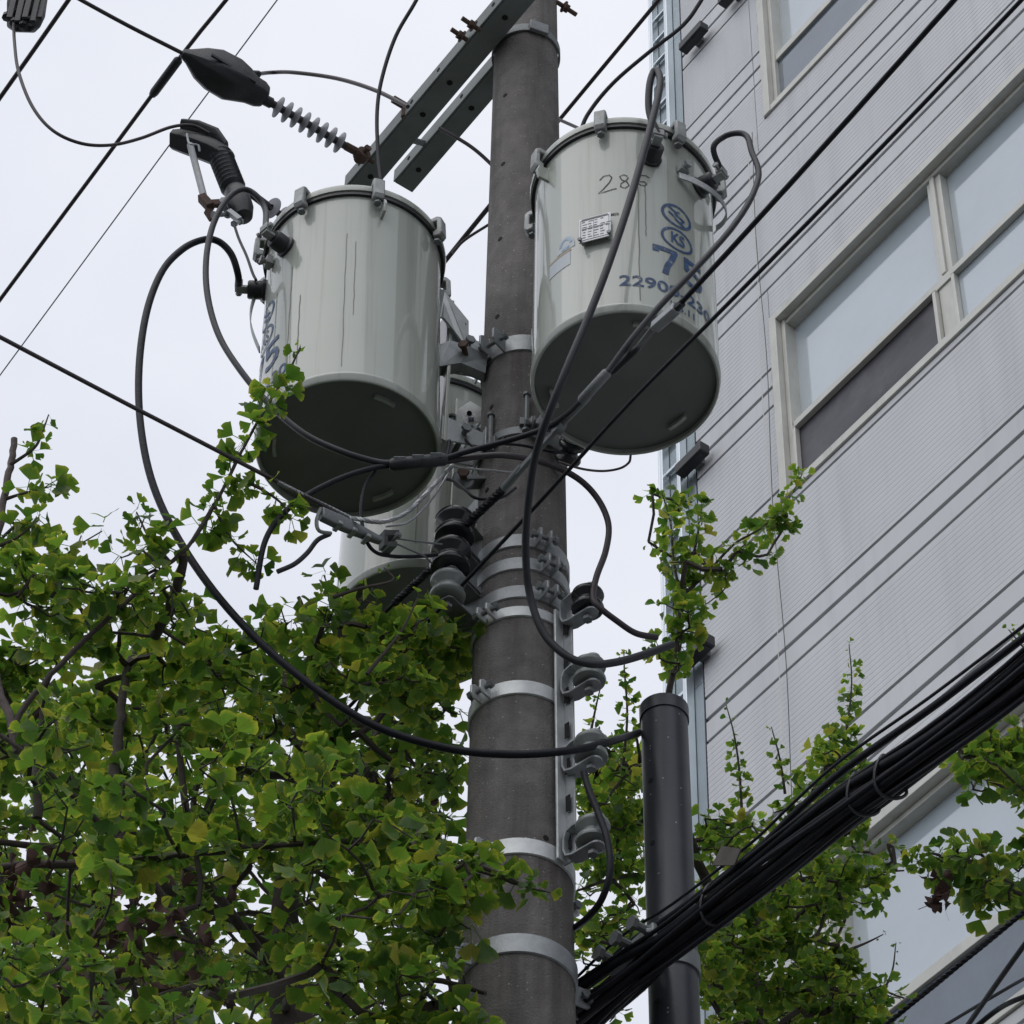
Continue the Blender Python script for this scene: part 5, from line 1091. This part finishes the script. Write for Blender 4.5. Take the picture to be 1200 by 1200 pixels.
ginkgo('slender ginkgo tree with small leaves between the black post and the grey facade', [
    ([(900, 1420, 8.3), (895, 1300, 8.3), (888, 1200, 8.3), (880, 1120, 8.3), (900, 1040, 8.25), (930, 970, 8.2), (960, 915, 8.15)], .06, .008, 'bark'),
    ([(885, 1190, 8.3), (840, 1060, 8.0), (800, 960, 7.75), (780, 860, 7.6), (786, 800, 7.5), (795, 745, 7.45), (798, 700, 7.42)], .022, .006, 'bark'),
    ([(870, 1150, 8.25), (800, 1120, 8.0), (740, 1110, 7.9), (680, 1100, 7.85)], .014, .005, 'bark'),
    ([(850, 1090, 8.1), (780, 1030, 7.9), (720, 1030, 7.8), (676, 1044, 7.75)], .012, .004, 'bark'),
    ([(895, 1050, 8.25), (940, 1030, 8.2), (1000, 1025, 8.2), (1060, 1020, 8.2)], .014, .003, 'bark'),
    ([(830, 1030, 7.95), (760, 910, 7.7), (745, 860, 7.6)], .011, .004, 'bark'),
    ([(885, 1160, 8.3), (940, 1140, 8.2), (1000, 1150, 8.1), (1060, 1170, 8.1)], .012, .003, 'bark')], [
    ([(820, 960), (860, 930), (900, 960), (960, 900), (1010, 900), (1015, 960), (1000, 1020), (990, 1100), (1010, 1180), (1000, 1260), (815, 1260)], 7.6, 8.7, 500),
    ([(820, 1090), (980, 1090), (1060, 1150), (1080, 1260), (815, 1260)], 7.5, 8.3, 220),
    ([(940, 1015), (1060, 1010), (1065, 1045), (950, 1060)], 7.9, 8.4, 46),
    ([(675, 870), (750, 860), (760, 1000), (740, 1200), (676, 1200)], 7.6, 8.5, 165),
    ([(676, 900), (750, 870), (755, 1020), (676, 1010)], 7.6, 8.6, 95),
    ([(752, 580), (830, 575), (835, 680), (826, 800), (775, 800), (755, 690)], 7.3, 7.6, 34),
    ([(825, 660), (900, 600), (935, 590), (920, 640), (860, 690), (826, 720)], 7.3, 7.5, 20),
    ([(970, 850), (1010, 850), (1025, 910), (950, 930)], 7.9, 8.3, 26)], [
    ([(798, 700, 7.42), (790, 660, 7.4), (786, 615, 7.38), (776, 578, 7.36)], .055, 1.2, .95),
    ([(797, 735, 7.43), (803, 690, 7.42), (812, 650, 7.4), (822, 600, 7.4)], .06, 1.2, 1.0),
    ([(788, 790, 7.48), (798, 755, 7.45), (798, 720, 7.43)], .05, 1.2, 1.1),
    ([(798, 700, 7.42), (828, 672, 7.4), (860, 638, 7.38), (893, 618, 7.36), (922, 588, 7.35), (940, 556, 7.34)], .045, 1.3, .7),
    ([(985, 900, 8.15), (993, 850, 8.1), (998, 800, 8.08), (995, 755, 8.06)], .035, 1.0, .5),
    ([(870, 960, 8.1), (866, 900, 8.05), (860, 860, 8.02), (851, 826, 8.0)], .04, .9, .5),
    ([(920, 930, 8.1), (914, 890, 8.05), (904, 852, 8.0)], .04, .9, .45),
    ([(730, 900, 7.7), (735, 840, 7.65), (732, 790, 7.6), (731, 762, 7.6)], .055, .9, .6),
    ([(690, 870, 7.7), (698, 830, 7.66), (705, 800, 7.65)], .05, .8, .5),
    ([(1030, 1170, 8.1), (1045, 1140, 8.1), (1050, 1105, 8.08)], .05, .6, .3),
    ([(990, 1115, 8.1), (1015, 1105, 8.1), (1035, 1095, 8.1)], .06, .8, .3)],
    .037, dead=(), seed=5)

ginkgo('ginkgo tree reaching in over the lower window with one withered brown cluster', [
    ([(1420, 1500, 7.6), (1400, 1300, 7.6), (1360, 1100, 7.5), (1330, 980, 7.4), (1330, 880, 7.3)], .06, .01, 'bark'),
    ([(1370, 1130, 7.5), (1280, 1075, 7.3), (1200, 1050, 7.15), (1140, 1025, 7.1), (1085, 1000, 7.05)], .012, .003, 'bark'),
    ([(1350, 1060, 7.45), (1260, 980, 7.3), (1190, 930, 7.2), (1120, 900, 7.15)], .012, .003, 'bark')], [
    ([(1110, 880), (1160, 860), (1230, 850), (1230, 960), (1150, 950), (1115, 930)], 6.9, 7.4, 44),
    ([(1085, 985), (1150, 985), (1230, 1010), (1230, 1090), (1150, 1075), (1090, 1020)], 6.9, 7.3, 46),
    ([(1180, 850), (1290, 800), (1300, 1100), (1190, 1080)], 6.9, 7.6, 50)], [
    ([(1160, 900, 7.1), (1161, 860, 7.08), (1163, 825, 7.06)], .05, .8, .4),
    ([(1230, 790, 7.1), (1205, 765, 7.08), (1182, 738, 7.06)], .05, .8, .45),
    ([(1120, 1010, 7.05), (1090, 1000, 7.04), (1075, 1012, 7.02)], .04, .9, .7)],
    .046, dead=((1098, 1050, 7.0, .024, 16),), seed=8)
